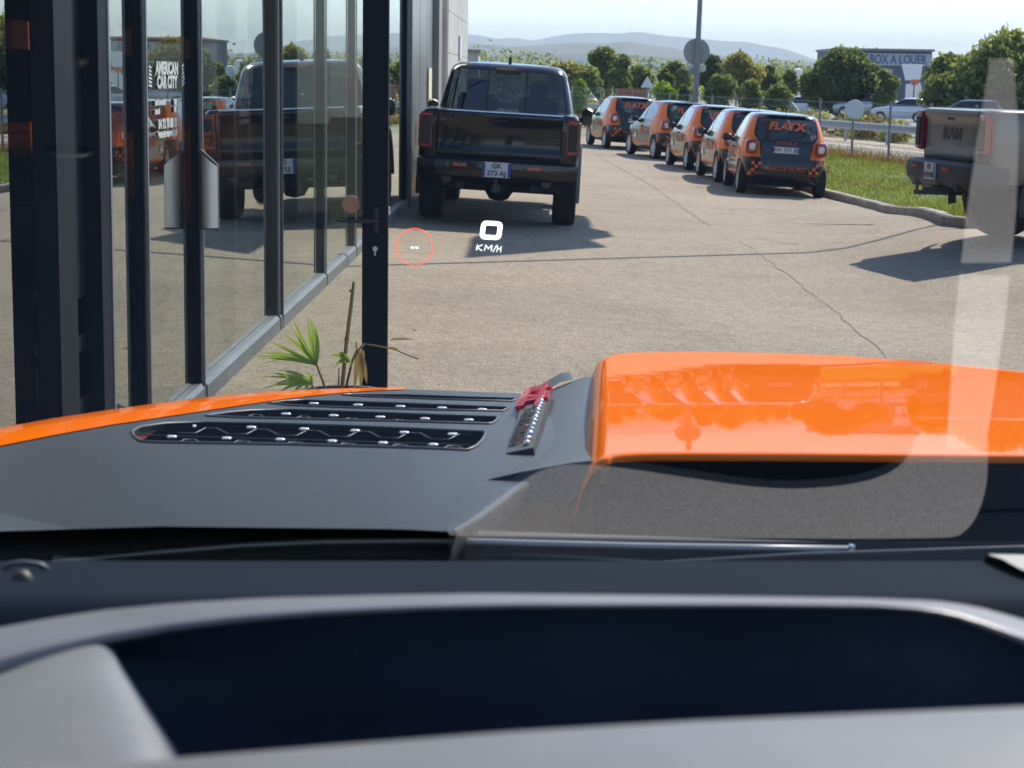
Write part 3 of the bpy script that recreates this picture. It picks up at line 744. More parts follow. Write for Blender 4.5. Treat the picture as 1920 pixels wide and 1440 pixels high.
# small two-tone hatchback, nose along +Y, rear bumper at y = 0
def make_small():
    root = thing('small_car', '-', 'car', group='small orange and black hatchbacks parked in a row')
    W = .83
    lv = [(.20,.72,.12,3.40,5),(.24,.775,.05,3.46,5),(.34,.81,.015,3.49,5.2),(.46,.825,.0,3.50,5.2),(.58,.832,.005,3.49,5.2),(.70,.832,.03,3.44,5),(.80,.828,.05,3.34,5),
          (.88,.822,.06,3.18,5),(.94,.812,.07,2.98,5),(.99,.800,.08,2.74,5),(1.04,.788,.095,2.62,5),(1.12,.765,.125,2.50,5),(1.22,.730,.165,2.34,5),(1.32,.690,.205,2.17,5),(1.41,.650,.245,2.00,4.8),(1.47,.615,.29,1.86,4.4),(1.51,.565,.36,1.72,4,.035)]
    bm = slices(lv, 64)
    side = lambda f: abs(f.normal.x) > .45; rear = lambda f: f.normal.y < -.35 and f.calc_center_median().y < .9
    front = lambda f: f.normal.y > .12 and f.normal.z > -.1 and f.calc_center_median().y > 1.5
    # orange cell: pillars, lamp surround, sill
    mark(bm, [(-.1,.70),(.30,.70),(.55,.66),(.80,.50),(.92,.34),(2.72,.34),(2.72,.22),(.85,.22),(.85,.30),(.30,.2),(-.1,.2)][:0] or [(-.1,.72),(.32,.70),(.62,.70),(.86,.60),(.98,.34),(2.72,.33),(2.72,.235),(3.1,.9),(2.6,1.6),(.3,1.6),(-.1,1.6)], 'x', lambda f: abs(f.normal.x) > .3 or (f.calc_center_median().y < .5 and abs(f.calc_center_median().x) > .42 and f.calc_center_median().z > .7), 1)
    mark(bm, [(1.02,.40),(2.62,.40),(2.80,.62),(2.72,.98),(2.60,1.02),(.93,1.02),(.90,.75)], 'x', side, 2)     # doors
    mark(bm, [(2.55,.98),(3.6,.98),(3.6,.2),(2.62,.2),(2.85,.62)], 'x', side, 0)
    mark(bm, [(2.56,1.03),(2.05,1.43),(1.60,1.46),(1.00,1.45),(.76,1.36),(.70,1.20),(.80,1.05),(.95,1.02)], 'x', side, 3)   # side glass
    mark(bm, [(1.66,1.03),(1.70,1.03),(1.73,1.46),(1.69,1.46)], 'x', side, 0)
    mark(bm, [(-2,1.465),(2,1.465),(2,1.8),(-2,1.8)], 'y', lambda f: f.normal.z > .55, 0)
    mark(bm, [(-.54,1.45),(.54,1.45),(.585,1.30),(.60,1.12),(.55,1.04),(.50,.98),(.47,.72),(.47,.2),(-.47,.2),(-.47,.72),(-.50,.98),(-.55,1.04),(-.60,1.12),(-.585,1.30)], 'y', rear, 0)
    mark(bm, [(-.9,.2),(.9,.2),(.9,.70),(-.9,.70)], 'y', rear, 0)
    mark(bm, [(-.50,1.42),(.50,1.42),(.545,1.30),(.555,1.13),(.50,1.04),(-.50,1.04),(-.555,1.13),(-.545,1.30)], 'y', rear, 4)
    mark(bm, [(-.58,1.44),(.58,1.44),(.70,1.05),(-.70,1.05)], 'y', front, 5)
    for cy in (.56, 3.05-.0):
        mark(bm, circle(cy, .30, .345, 20), 'x', side, -1)
    split(bm, {0: ('body', 'black_paint'), 1: ('safety_cell', 'car_orange'), 2: ('door', 'black_paint', .004), 3: ('side_window', 'glass_car', .006), 4: ('rear_window', 'glass_car', .004), 5: ('windscreen', 'glass_car', .003)}, root)
    # wheel wells and floor
    mb = MB(); mb.box((0, 1.75, .34), (1.3, 3.0, .26)); mb.box((0,.3,.4),(1.3,.3,.3)); mb.build('underbody', 'black_plastic', root)
    mb = MB()
    for sx in (-.36, .36):
        mb.box((sx, 1.35, .62), (.46, .5, .2), bev=.04); mb.box((sx, 1.12, .92), (.44, .14, .6), bev=.04); mb.box((sx, 1.10, 1.27), (.24, .1, .16), bev=.03)
    mb.build('seats', 'int_dark', root)
    for sx in (-1, 1):
        for y in (.56, 3.05): wheel(root, sx*.735, y, .305, .185, sx, 'rim', 8, .70)
        # tail lamp
        mb = MB(); rows = []
        for k, (f_, yy) in enumerate(((1.0,.10),(1.0,.02),(.9,-.015),(.6,-.03),(.2,-.034))):
            rows.append([(sx*.655+u*f_, yy+ (abs(sx*.655+u*f_)-.6)*.35, .90+v*f_) for u, v in rounded(.225, .27, .08)])
        mb.grid(rows, True); tl = mb.build('tail_lamp', 'lamp_red', root, smooth='auto')
        mb = MB(); mb.grid([[(sx*.645+u*f_, -.036+yy, .90+v*f_) for u, v in rounded(.115, .13, .045)] for f_, yy in ((1,.03),(1,.0),(.5,-.008),(.05,-.008))], True); mb.build('lamp_lens', 'lamp_white', tl, smooth='auto')
        # mirror
        mb = MB(); mb.box((sx*.90, 2.32, 1.0), (.17, .10, .14), bev=.03); mb.tube([(sx*.78,2.36,.96),(sx*.84,2.33,.97)], .03, 6); mb.build('mirror', 'black_paint', root)
        mb = MB(); mb.box((sx*.5, -.012, .42), (.17,.02,.022)); mb.build('reflector', 'lamp_red', root)
        mb = MB(); mb.box((sx*.8355, 1.72, .84), (.02, .16, .03)); mb.build('door_handle', 'black_plastic', root)
        # checker stickers
        for (u, v) in ((0,0),(.07,.065),(0,.13),(.14,.13),(-.07,-.065)):
            mb = MB(); xx = sx*(.56-u) if sx < 0 else .50+u*.9; xx = sx*(.60-u*.9)
            if sx > 0: v_ = .13-v
            else: v_ = v
            ax_ = abs(xx); yb = -.004+max(0, (ax_-.5))**2*.9
            mb.box((xx, yb, .47+v_), (.062, .014, .058)); mb.build('checker_square', 'sticker_orange', root)
    mb = MB(); mb.box((0,.045,1.485),(.7,.1,.02)); mb.build('spoiler', 'black_paint', root).location = (0,.26,0)
    mb = MB(); mb.tube([(0,.5,1.54),(0,.45,1.66)], .008, 5); mb.build('aerial', 'black_plastic', root)
    plate(root, .0, .035, .86, .50, .11, 'DW 757 BD', .105)
    def rw(z): return .068+(z-1.04)*.38
    text('lettering', 'FLAT', .205, 'sticker_orange', root, facing_rear(-.11, rw(1.29)-.010, 1.29, tilt=-R(20)), ext=.001, bold=.006, shear=.25, xs=1.05)
    text('lettering', 'X', .205, 'sticker_orange', root, facing_rear(.24, rw(1.29)-.010, 1.29, tilt=-R(20)), ext=.001, bold=.014, shear=.1, xs=1.2)
    text('lettering', '04 272 05 10', .07, 'sticker_orange', root, facing_rear(0, .068, .99), ext=.001)
    text('lettering', 'VEHICULE DE PRET', .098, 'sticker_orange', root, facing_rear(.0, -.016, .515), ext=.001, xs=.95)
    for sx in (-1, 1):
        mx = Matrix.Translation((sx*.842, 1.55, .72)) @ Matrix.Rotation(sx*R(90), 4, 'Z') @ Matrix.Rotation(R(90), 4, 'X')
        text('side_lettering', 'FLAT X', .27, 'sticker_orange', root, mx, ext=.001, bold=.008, shear=.2)
        for k, (u, v) in enumerate(((.12,.0),(.18,.06),(.12,.12),(.06,.06),(.24,.12))):
            mb = MB(); mb.box((sx*.826, .02+u, .47+v), (.012,.055,.055)); mb.build('checker_square', 'sticker_orange', root)
        mb = MB(); mb.prism([(2.2,.5),(2.5,.52),(2.3,.66)], sx*.826, sx*.846, 'x'); mb.build('side_graphic', 'lamp_white', root)
        # headlamps
        mb = MB(); mb.grid([[(sx*(.60+u), 3.34-abs(u)*.4+yy, .72+v) for u, v in [(a_*f_, b_*f_) for a_, b_ in rounded(.26,.2,.08)]] for f_, yy in ((1,-.05),(1,.04),(.5,.06),(.05,.06))], True); mb.build('headlamp', 'headlamp', root, smooth='auto')
    return root
TILT = math.atan(.045)
def place(o, x, y, head, z=None, tilt=TILT):
    mx = Matrix.Rotation(tilt, 3, 'Y') @ Matrix.Rotation(head, 3, 'Z')
    o.location = (x, y, gz(x, y) if z is None else z); o.rotation_euler = mx.to_euler()
def rear_left(px, py, head, wy=.56, wx=.735):
    """put the car so that its left rear tyre touches the ground at a measured spot"""
    p = G(px, py); c, s = math.cos(head), math.sin(head); lx, ly = -wx, wy
    return p.x-(lx*c-ly*s), p.y-(lx*s+ly*c)
small = make_small()
spec = [((1388,361), -.015, 'nearest small orange and black hatchback, rear showing FLAT X and a full number plate'),
        ((1346,341), .05, 'small orange and black hatchback just behind the nearest one, mostly hidden by it'),
        ((1290,319), .09, 'middle hatchback of the row of five orange and black cars'),
        ((1228,298), .20, 'second hatchback from the left, its whole side and both wheels showing'),
        ((1136,278), .15, 'furthest hatchback of the row, next to the black pickup mirror')]
for i, (pp, hd, lab) in enumerate(spec):
    o = small if i == 0 else copy_tree(small)
    o['label'] = lab; x, y = rear_left(*pp, hd); place(o, x, y, hd)
    print('small', x, y)

# full size pickup, nose along +Y, tailgate at y = 0.12
def make_pickup(paint, label, lift=0.0, plate_txt=None, two=None, bumper='black_paint', tg_text='', glass='glass_tint'):
    root = thing('pickup_truck', label, 'pickup truck')
    Lz = lift; W = 1.01
    # bed
    lv = [(.60,.95,.26,2.02,16),(.66,.975,.25,2.03,16),(.80,.995,.24,2.03,18),(1.00,1.01,.24,2.03,18),(1.14,1.012,.24,2.03,18),(1.28,.995,.24,2.03,18),(1.38,.975,.245,2.03,16),(1.42,.95,.26,2.02,14,.004)]
    bm = slices([(a+Lz, *r_) for a, *r_ in lv], 72)
    side = lambda f: abs(f.normal.x) > .45
    mark(bm, circle(1.28, .44+Lz*.5, .55, 20), 'x', side, -1)
    split(bm, {0: ('bed', paint)}, root)
    # front body with bonnet
    lv = [(.50,.93,2.06,5.70,8),(.62,.97,2.055,5.80,8),(.80,1.0,2.05,5.84,8),(1.0,1.012,2.05,5.84,8),(1.12,1.010,2.05,5.80,7),(1.20,.985,2.05,5.70,6),(1.26,.93,2.05,5.55,5.5,.03)]
    bm = slices([(a+Lz, *r_) for a, *r_ in lv], 80)
    mark(bm, circle(4.92, .44+Lz*.5, .54, 20), 'x', side, -1)
    for k, u in enumerate((2.12, 3.14, 4.12)):
        mark(bm, [(u,.62+Lz),(u+.012,.62+Lz),(u+.012,1.3+Lz),(u,1.3+Lz)], 'x', side, 2)
    split(bm, {0: ('front_body', paint), 2: ('door_gap', 'black_plastic', .012)}, root)
    mb = MB()   # front door bottom / bonnet bulge
    mb.grid([[(x, y, 1.25+Lz+.06*math.cos(x*2.2)*(1-sm(5.3,5.65,y))) for x in [-.62+i*.155 for i in range(9)]] for y in [4.25+i*.14 for i in range(10)]]); mb.build('bonnet', paint, root, smooth=True)
    # cab
    lv = [(1.20,.955,2.06,4.42,9),(1.28,.945,2.07,4.36,9),(1.38,.925,2.10,4.20,9),(1.50,.895,2.15,4.00,8.5),(1.62,.865,2.20,3.82,8),(1.74,.83,2.25,3.64,7.5),(1.84,.795,2.30,3.48,7),(1.90,.755,2.36,3.38,6),(1.94,.68,2.46,3.26,5,.025)]
    bm = slices([(a+Lz, *r_) for a, *r_ in lv], 72)
    KZ = 1.17
    for v in bm.verts:
        if v.co.z > 1.4+Lz: v.co.z = 1.4+Lz+(v.co.z-1.4-Lz)*KZ
    rear = lambda f: f.normal.y < -.45 and f.calc_center_median().y < 3; front = lambda f: f.normal.y > .3 and f.calc_center_median().y > 3
    z0 = 1.40+Lz; z1 = 1.935+Lz
    mark(bm, [(-.80,z0),(.80,z0),(.72,z1),(-.72,z1)], 'y', rear, 3)
    mark(bm, [(-.27,z0),(-.25,z0),(-.25,z1),(-.27,z1)], 'y', rear, 5); mark(bm, [(.27,z0),(.25,z0),(.25,z1),(.27,z1)], 'y', rear, 5)
    mark(bm, [(-.84,1.30+Lz),(.84,1.30+Lz),(.70,1.955+Lz),(-.70,1.955+Lz)], 'y', front, 4)
    mark(bm, [(2.32,1.36+Lz),(3.10,1.34+Lz),(3.10,1.91+Lz),(2.50,1.91+Lz),(2.38,1.82+Lz)], 'x', side, 6)
    mark(bm, [(3.18,1.34+Lz),(4.12,1.34+Lz),(3.48,1.91+Lz),(3.18,1.91+Lz)], 'x', side, 6)
    split(bm, {0: ('cab', paint), 3: ('rear_window', glass, .004), 4: ('windscreen', 'glass_car', .004), 6: ('side_window', glass, .006), 5: ('window_bar', 'black_plastic')}, root)
    # interior seats
    for sx in (-.42, .42):
        for yy in (2.62, 3.35):
            mb = MB(); mb.box((0,0,0), (.52,.16,.5), bev=.05); mb.box((0,.25,-.22), (.52,.5,.14), bev=.04); mb.box((0,-.02,.35), (.27,.09,.2), bev=.04)
            s = mb.build('seat', 'int_dark', root); s.location = (sx, yy, 1.36+Lz)
    mb = MB(); mb.box((0, 3.3, 1.02+Lz), (1.8, 2.3, .1)); mb.build('cab_floor', 'int_dark', root)
    mb = MB(); mb.box((0, 2.29, 1.975+Lz), (.34, .05, .03)); mb.build('brake_lamp', 'lamp_red', root)
    mb = MB(); mb.prism([(2.75,2.04+Lz),(2.95,2.06+Lz),(2.82,2.13+Lz),(2.76,2.14+Lz)], -.02, .02, 'x'); mb.build('roof_fin', 'black_plastic', root)
    # tailgate panel with recesses
    zt = 1.40+Lz; zb_ = .83+Lz
    mb = MB(); rows = []
    for z_, yy in ((zb_,.20),(zb_+.02,.185),(.92+Lz,.18),(.95+Lz,.20),(1.02+Lz,.205),(1.20+Lz,.205),(1.28+Lz,.195),(1.34+Lz,.165),(1.385+Lz,.16),(1.41+Lz,.175),(1.42+Lz,.23)):
        rows.append([(x, yy+(.02 if abs(x) > .77 else 0)+ (abs(x)/.8)**6*.01, z_) for x in (-.78,-.765,-.6,-.3,0,.3,.6,.765,.78)])
    mb.grid(rows); tg = mb.build('tailgate', paint, root, smooth='auto')
    mb = MB(); mb.box((0, .188, 1.315+Lz), (.2, .03, .05), bev=.008); mb.build('tailgate_handle', 'black_plastic', tg)
    if tg_text:
        text('lettering', tg_text, .20, 'letter_grey', tg, facing_rear(0, .202, 1.13+Lz), ext=.004, bold=.006, xs=1.3)
    for sx in (-1, 1):
        mb = MB(); mb.prism([(sx*.835, .92+Lz), (sx*1.0, .94+Lz), (sx*1.005, 1.30+Lz), (sx*.975, 1.375+Lz), (sx*.84, 1.375+Lz)], .165, .235); tl = mb.build('tail_lamp', 'lamp_red', root)
        mb = MB(); mb.box((sx*.915,.158,1.145+Lz), (.115,.02,.33), bev=.006); mb.build('lamp_core', 'black_plastic', tl)
        mb = MB(); mb.box((sx*.915,.158,.955+Lz), (.10,.024,.02), bev=.006); mb.box((sx*.915,.158,1.34+Lz), (.10,.024,.02), bev=.006); mb.build('lamp_lens', 'lamp_bright', tl)
        mb = MB(); mb.box((sx*.995,.262,1.15+Lz), (.03,.04,.38), bev=.008); mb.build('lamp_side', 'lamp_red', tl)
        mb = MB(); mb.box((sx*.46,-.048,.74+Lz), (.17,.02,.035)); mb.build('reflector', 'lamp_bright', root)
        # mirror
        mb = MB(); mb.box((sx*1.11, 3.98, 1.36+Lz), (.15,.14,.25), bev=.04); mb.tube([(sx*.95,4.02,1.3+Lz),(sx*1.1,4.0,1.32+Lz)], .035, 6); mr = mb.build('mirror', paint, root)
        mb = MB(); mb.box((sx*1.11, 3.905, 1.36+Lz), (.11,.006,.2)); mb.build('mirror_glass', 'glass_dark', mr)
        mb = MB(); mb.prism([(.78+Lz*0,.44),(1.78,.44),(1.74,.9),(1.5,1.03),(1.05,1.03),(.82,.88)], sx*.80, sx*.45, 'x'); mb.build('wheel_well', 'black_plastic', root)
        for yy in (1.28, 4.92): wheel(root, sx*.86, yy, .43+Lz*.3, .30, sx, 'dark_rim', 6, .60)
        # wheel arch flare
        for yy, rr in ((1.28,.55),(4.92,.54)):
            mb = MB(); rows = []
            for k in range(17):
                a = R(-12)+R(204)*k/16; ca, sa = math.cos(a), math.sin(a)
                rows.append([(sx*(.99), yy+ca*rr, .44+Lz*.5+sa*rr), (sx*1.035, yy+ca*(rr-.005), .44+Lz*.5+sa*(rr-.005)), (sx*1.045, yy+ca*(rr+.05), .44+Lz*.5+sa*(rr+.05)), (sx*1.0, yy+ca*(rr+.10), .44+Lz*.5+sa*(rr+.10))])
            mb.grid(rows); mb.build('arch_flare', 'grey_plastic' if lift else paint, root, smooth='auto')
        mb = MB(); mb.box((sx*.62, 5.80, .98+Lz), (.34,.14,.15), bev=.03); mb.build('headlamp', 'headlamp', root)
        mb = MB(); mb.box((sx*.70, 5.84, .62+Lz), (.16,.06,.08), bev=.015); mb.build('fog_lamp', 'headlamp', root)
        mb = MB(); mb.tube([(sx*.62,.02,.56+Lz),(sx*.60,.5,.56+Lz)], .06, 12); mb.build('exhaust_tip', 'dark_rim', root)
        mb = MB(); mb.tube([(sx*.55,1.55,.38),(sx*.55,1.35,.8)], .035, 8); mb.build('shock_absorber', 'grey_plastic', root)
    # rear bumper with corner steps
    mb = MB(); bzs = [(.48,.10,.80),(.53,.02,.92),(.60,-.02,.98),(.70,-.03,1.0),(.79,-.02,1.0),(.82,.02,.99),(.825,.24,.98)]
    rows = []
    for z_, y_, w_ in bzs:
        row = []
        for i in range(-8, 9):
            u = i/8; yy = y_+ .10*abs(u)**6; zz = z_+Lz
            if z_ < .6: zz += -.0+ .05*(1-abs(u)**4)
            row.append((u*w_, yy, zz))
        rows.append(row)
    mb.grid(rows)
    for sx in (-1, 1): mb.grid([[(sx*w_, y_+.10, z_+Lz) for z_, y_, w_ in bzs[:6]], [(sx*(w_-.01), .5, z_+Lz) for z_, y_, w_ in bzs[:6]]])
    mb.build('rear_bumper', bumper, root, smooth='auto')
    mb = MB(); mb.box((0, 2.95, .60+Lz*.7), (.9, 5.2, .14)); mb.box((-.46,2.9,.52+Lz*.6),(.09,5.4,.15)); mb.box((.46,2.9,.52+Lz*.6),(.09,5.4,.15)); mb.build('chassis', 'black_plastic', root)
    mb = MB(); mb.tube([(-.8,1.28,.43+Lz*.3),(.8,1.28,.43+Lz*.3)], .06, 10); mb.lathe_x([(.02,-.2),(.15,-.12),(.18,0),(.15,.12),(.02,.2)], (0,1.28,.42+Lz*.3), 14); mb.build('axle', 'black_plastic', root, smooth='auto')
    mb = MB(); mb.tube([(-.8,4.92,.42),(.8,4.92,.42)], .05, 8); mb.box((0,5.3,.42+Lz),(1.2,.3,.16)); mb.build('front_axle', 'black_plastic', root)
    mb = MB(); mb.box((0,.05,.47+Lz), (.09,.3,.09)); mb.box((0,-.10,.45+Lz),(.06,.22,.05)); mb.tube([(0,-.18,.45+Lz),(0,-.18,.56+Lz)], .018, 8); mb.lathe_x([(.001,.59),(.02,.585),(.028,.565),(.02,.545),(.001,.54)], (0,-.18,Lz), 10, 'z'); mb.build('tow_hitch', 'grey_plastic', root)
    # grille and front bumper
    mb = MB(); mb.box((0,5.83,.96+Lz), (.88,.06,.30), bev=.02); g = mb.build('grille', 'black_plastic', root)
    mb = MB(); mb.box((0,5.87,.98+Lz),(.8,.02,.05)); mb.box((0,5.87,.88+Lz),(.8,.02,.03)); mb.build('grille_bar', 'grey_plastic', g)
    mb = MB(); mb.box((0,5.84,.66+Lz), (1.86,.2,.26), bev=.05); mb.build('front_bumper', paint if bumper == 'black_paint' else 'grey_plastic', root)
    if plate_txt:
        plate(root, -.0, -.045, .70+Lz, .34, .19, plate_txt, .088, two)
    return root
bt = make_pickup('black_paint', 'glossy black pickup truck seen from behind, parked beside the glass wall', 0.03, 'GK', '273 AJ')
text('badge', 'RAM 1500', .055, 'sign_back', bt, facing_rear(-.63, .195, 1.30+.03), ext=.003)
text('window_sticker', 'AMERICAN CAR CITY', .06, 'sign_back', bt, facing_rear(-.44, 2.275, 1.87), ext=.001)
pr = at(930, 420, 24.9)
bt.scale = (1.025, 1, 1)
place(bt, -.27, 23.75, R(-1.6))
gt = make_pickup('grey_paint', 'matt grey beige pickup truck at the right edge, tailgate side on', 0.12, 'FX', '418 RB', bumper='grey_plastic', tg_text='RAM')
hd = R(-80); lat = Vector((math.cos(hd), math.sin(hd)))           # truck's right-hand direction
near = Vector((at(1846, 300, 20.9).x, 20.9)); c_ = near - lat*1.0
f_ = Vector((-math.sin(hd), math.cos(hd)))
c_ -= f_*.2
place(gt, c_.x, c_.y, hd, z=.085, tilt=R(1))
# orange pickup inside the showroom, facing the camera
it = make_pickup('orange_paint', 'orange pickup truck inside the dark showroom, facing out behind the glass', 0.1, None, bumper='grey_plastic')
it.location = (-3.55, 18.6, .1); it.rotation_euler = (0, 0, PI)

# far parked cars: one simple body
def far_car(px, py_roof, Y, col, label, hd, L=4.2):
    root = thing('parked_car', label, 'car', group='cars parked beyond the hedge')
    lv = [(.22,.80,.08,L-.08,5),(.45,.87,0,L,5),(.70,.88,.02,L-.03,5),(.85,.86,.06,L-.35,5),(.93,.82,.12,L-1.0,4.6),(1.0,.80,.2,L-1.25,4.6),(1.2,.72,.40,L-1.65,4.5),(1.38,.64,.62,L-2.0,4.2),(1.44,.55,.8,L-2.2,4,.03)]
    bm = slices(lv, 40); side = lambda f: abs(f.normal.x) > .4
    mark(bm, [(.45,.96),(L-1.25,.96),(L-1.95,1.38),(.75,1.38)], 'x', side, 1)
    mark(bm, [(-.70,1.0),(.70,1.0),(.58,1.36),(-.58,1.36)], 'y', lambda f: abs(f.normal.y) > .3, 2)
    for cy in (.8, L-.8): mark(bm, circle(cy,.31,.34,12), 'x', side, -1)
    split(bm, {0: ('body', col), 1: ('side_window', 'glass_dark'), 2: ('end_window', 'glass_dark')}, root)
    for sx in (-1, 1):
        for cy in (.8, L-.8): wheel(root, sx*.76, cy, .31, .2, sx, 'rim', 5)
    p = at(px, py_roof, Y); root.location = (p.x, Y, p.z-1.47); root.rotation_euler = (0, 0, hd); return root
far_car(1690, 176, 118, 'car_silver', 'silver hatchback behind the hedge, between the fence posts', R(70))
far_car(1755, 184, 112, 'car_white', 'white car nose just right of the silver hatchback', R(60), 3.9)
far_car(1548, 180, 130, 'car_white', 'white car roof behind the hedge above the nearest orange car', R(80))
far_car(1895, 187, 92, 'car_silver', 'pale silver car roof behind the bed of the grey pickup', R(78), 4.4)
far_car(1500, 186, 125, 'car_dark', 'dark car low behind the fence left of the white car', R(75))
far_car(1112, 172, 130, 'car_white', 'white car far off beside the black pickup mirror', R(40))

# ------------------------------------------------------------------ showroom glass wall
WS = .0125; WX = -1.74
def wx(y): return WX + WS*(y-10)
def wpos(px, lo=3, hi=60):      # where the column px meets the wall plane
    for _ in range(50):
        y = (lo+hi)/2; d = ray(px, 300); x = d.x/d.y*y
        if x < wx(y): hi = y
        else: lo = y
    return y
for q in (60,140,205,265,350,383,505,530,603,665,740,800,860): print('wall', q, round(wpos(q), 2))
HT = 6.2
sr = thing('showroom', 'long dark framed glass showroom front running away on the left', 'building')
def wbox(name, y0, y1, z0, z1, t0, t1, mt, bev=0, parent=sr):
    """box along the wall: from y0 to y1, thickness from t0 (inside, negative) to t1 (outside)"""
    mb = MB(); vs = []
    for y in (y0, y1):
        for t in (t0, t1):
            for z in (z0, z1): vs.append((wx(y)+t, y, z))
    mb.add(vs, [(0,1,3,2),(4,6,7,5),(0,4,5,1),(2,3,7,6),(0,2,6,4),(1,5,7,3)]); return mb.build(name, mt, parent)
def gw(y): return gz(wx(y), y)
ym = [4.2, 5.4]
# glass panes between mullions
mull = [wpos(268), wpos(372), wpos(517), wpos(607), wpos(664), wpos(700), wpos(722), 26.3]
def wpo(px, off):
    global WX
    WX += off; y = wpos(px); WX -= off; return y
A60 = wpo(61, -.03); A140 = wpo(150, -.02); A205 = wpo(205, .05)
edges = [3.6, A60] ; 
def pane(y0, y1, z0=None, z1=HT-.25):
    zz = (gw((y0+y1)/2)+.12) if z0 is None else z0
    mb = MB(); vs = [(wx(y0)-.03, y0, zz), (wx(y1)-.03, y1, zz), (wx(y1)-.03, y1, z1), (wx(y0)-.03, y0, z1)]
    mb.add(vs, [(0,1,2,3)]); return mb.build('glass_pane', 'wall_glass', sr, recalc=False)
pane(3.0, A60-.02); pane(A205+.02, mull[0]-.03)
for a, b in zip(mull[:-1], mull[1:]): pane(a+.03, b-.03)
for a, b in zip([A205]+mull[:-1], mull):      # bottom rails
    mb = MB(); vs = []
    for y in (a+.045, b-.045):
        for t, z in ((-.06,-.1),(.03,-.1),(.03,.09),(.01,.115),(-.06,.115)): vs.append((wx(y)+t, y, gw(y)+z))
    mb.add(vs, [(0,1,6,5),(1,2,7,6),(2,3,8,7),(3,4,9,8),(4,0,5,9),(0,4,3,2,1),(5,6,7,8,9)]); mb.build('bottom_rail', 'alu', sr)
for i, y in enumerate(mull):
    wbox('mullion', y-.03, y+.03, gw(y)-.1, HT, -.035, .006, 'anthracite')
    wbox('mullion_cap', y-.012, y+.012, gw(y)-.05, HT, .014, .026, 'alu')
y = mull[2]; wbox('mullion', y+.10, y+.17, gw(y)-.1, HT, -.045, .03, 'anthracite')
wbox('bottom_rail', 3.0, A60-.03, gw(5)-.1, gw(5)+.16, -.06, .035, 'alu')
# wide dark posts, braced panel between them
AP = wpo(140, .06)
wbox('post', A60, AP, gw(7)-.1, HT, -.03, .06, 'anthracite')
A155 = wpo(156, -.02)
wbox('post', A155, A205-.0, gw(7)-.1, HT, -.02, .05, 'anthracite')
wbox('post_edge', A205+.002, A205+.03, gw(8), HT, -.05, .055, 'alu')
zc = at(150, 556, A140).z
wbox('infill_panel', AP+.002, A155-.002, zc, HT, -.10, -.02, 'anthracite')
for py in (640, 757): 
    z_ = at(150, py, A140).z; wbox('brace', AP+.002, A155-.002, z_-.035, z_+.035, -.10, -.02, 'anthracite')
wbox('top_beam', 3.0, 26.4, HT, HT+.5, -.3, .08, 'anthracite')
# interior
tag(MB().grid([[(x_, y_, gz(-3, y_)-.005) for x_ in (-14, -6, -3, -1.95)] for y_ in (2.8, 8, 14, 20, 26.6)]).build('showroom_floor', 'int_floor', recalc=False), kind='structure')
mb = MB(); mb.box((-14.1, 14.7, 3), (.2, 24, 6.4)); mb.build('back_wall', 'int_dark', sr)
mb = MB(); mb.box((-8, 26.8, 3), (12.2, .2, 6.4)); mb.build('end_wall', 'int_dark', sr)
mb = MB(); mb.box((-8, 2.7, 3), (12.2, .2, 6.4)); mb.build('end_wall', 'int_dark', sr)
mb = MB(); mb.box((-8, 14.7, HT+.12), (12.4, 24.2, .15)); mb.build('roof', 'int_dark', sr)
mb = MB(); zb2 = at(230, 68, 9.4).z; mb.box((-2.55, 12.6, zb2+.0), (.16, 8, .14)); mb.build('orange_beam', 'orange_flat', sr)
wbox('inner_column', mull[0]-.22, mull[0]-.04, 0, HT, -.35, -.12, 'anthracite')
# door leaf standing open, seen through its clear glass
Yd = 10.9; a = at(382, 400, Yd); b0 = at(680, 400, Yd); b1 = at(728, 400, Yd); zf = .06
dr = thing('glass_door', 'open glass door with a dark frame, black lever handle and keyhole, edge post in the middle', 'door', (a.x, Yd, zf))
def dbox(name, x0, x1, z0, z1, mt, t=.05, yo=0, parent=dr, bev=0): 
    mb = MB(); mb.box(((x0+x1)/2-a.x, yo, (z0+z1)/2-zf), (x1-x0, t, z1-z0), bev=bev); return mb.build(name, mt, parent)
dbox('lock_stile', b0.x, b1.x, zf-.05, 2.95, 'anthracite', .07)
dbox('hinge_stile', a.x-.03, a.x+.035, zf-.05, 2.95, 'anthracite', .07)
dbox('stile_cap', a.x-.045, a.x-.032, zf+.02, 2.95, 'alu', .05)
dbox('stile_cap', a.x+.037, a.x+.048, zf+.02, 2.95, 'alu', .05)
dbox('top_rail', a.x+.05, b0.x-.003, 2.85, 2.95, 'anthracite', .06); dbox('bottom_rail', a.x+.05, b0.x-.003, zf-.055, zf-.015, 'anthracite', .06)
mb = MB(); mb.add([(.05,0,-.012),(b0.x-a.x,0,-.012),(b0.x-a.x,0,2.78),(.05,0,2.78)], [(0,1,2,3)]); mb.build('glass_pane', 'leaf_glass', dr, recalc=False)
hz = at(700, 412, Yd).z-zf; hx = at(706, 412, Yd).x-a.x
mb = MB(); mb.box((hx, -.042, hz), (.032, .014, .15), bev=.004); mb.tube([(hx,-.04,hz),(hx,-.09,hz),(hx-.03,-.10,hz),(hx-.14,-.098,hz-.004),(hx-.225,-.085,hz-.002)], [.012,.012,.013,.011,.007], 8); mb.build('lever_handle', 'black_plastic', dr, smooth='auto')
mb = MB(); kz = at(703, 465, Yd).z-zf; mb.lathe_x([(.001,-.02),(.014,-.02),(.016,0)], (hx-.004,-.037,kz), 14, 'y'); mb.box((hx-.004,-.05,kz-.022),(.009,.02,.035)); mb.build('keyhole', 'steel', dr)
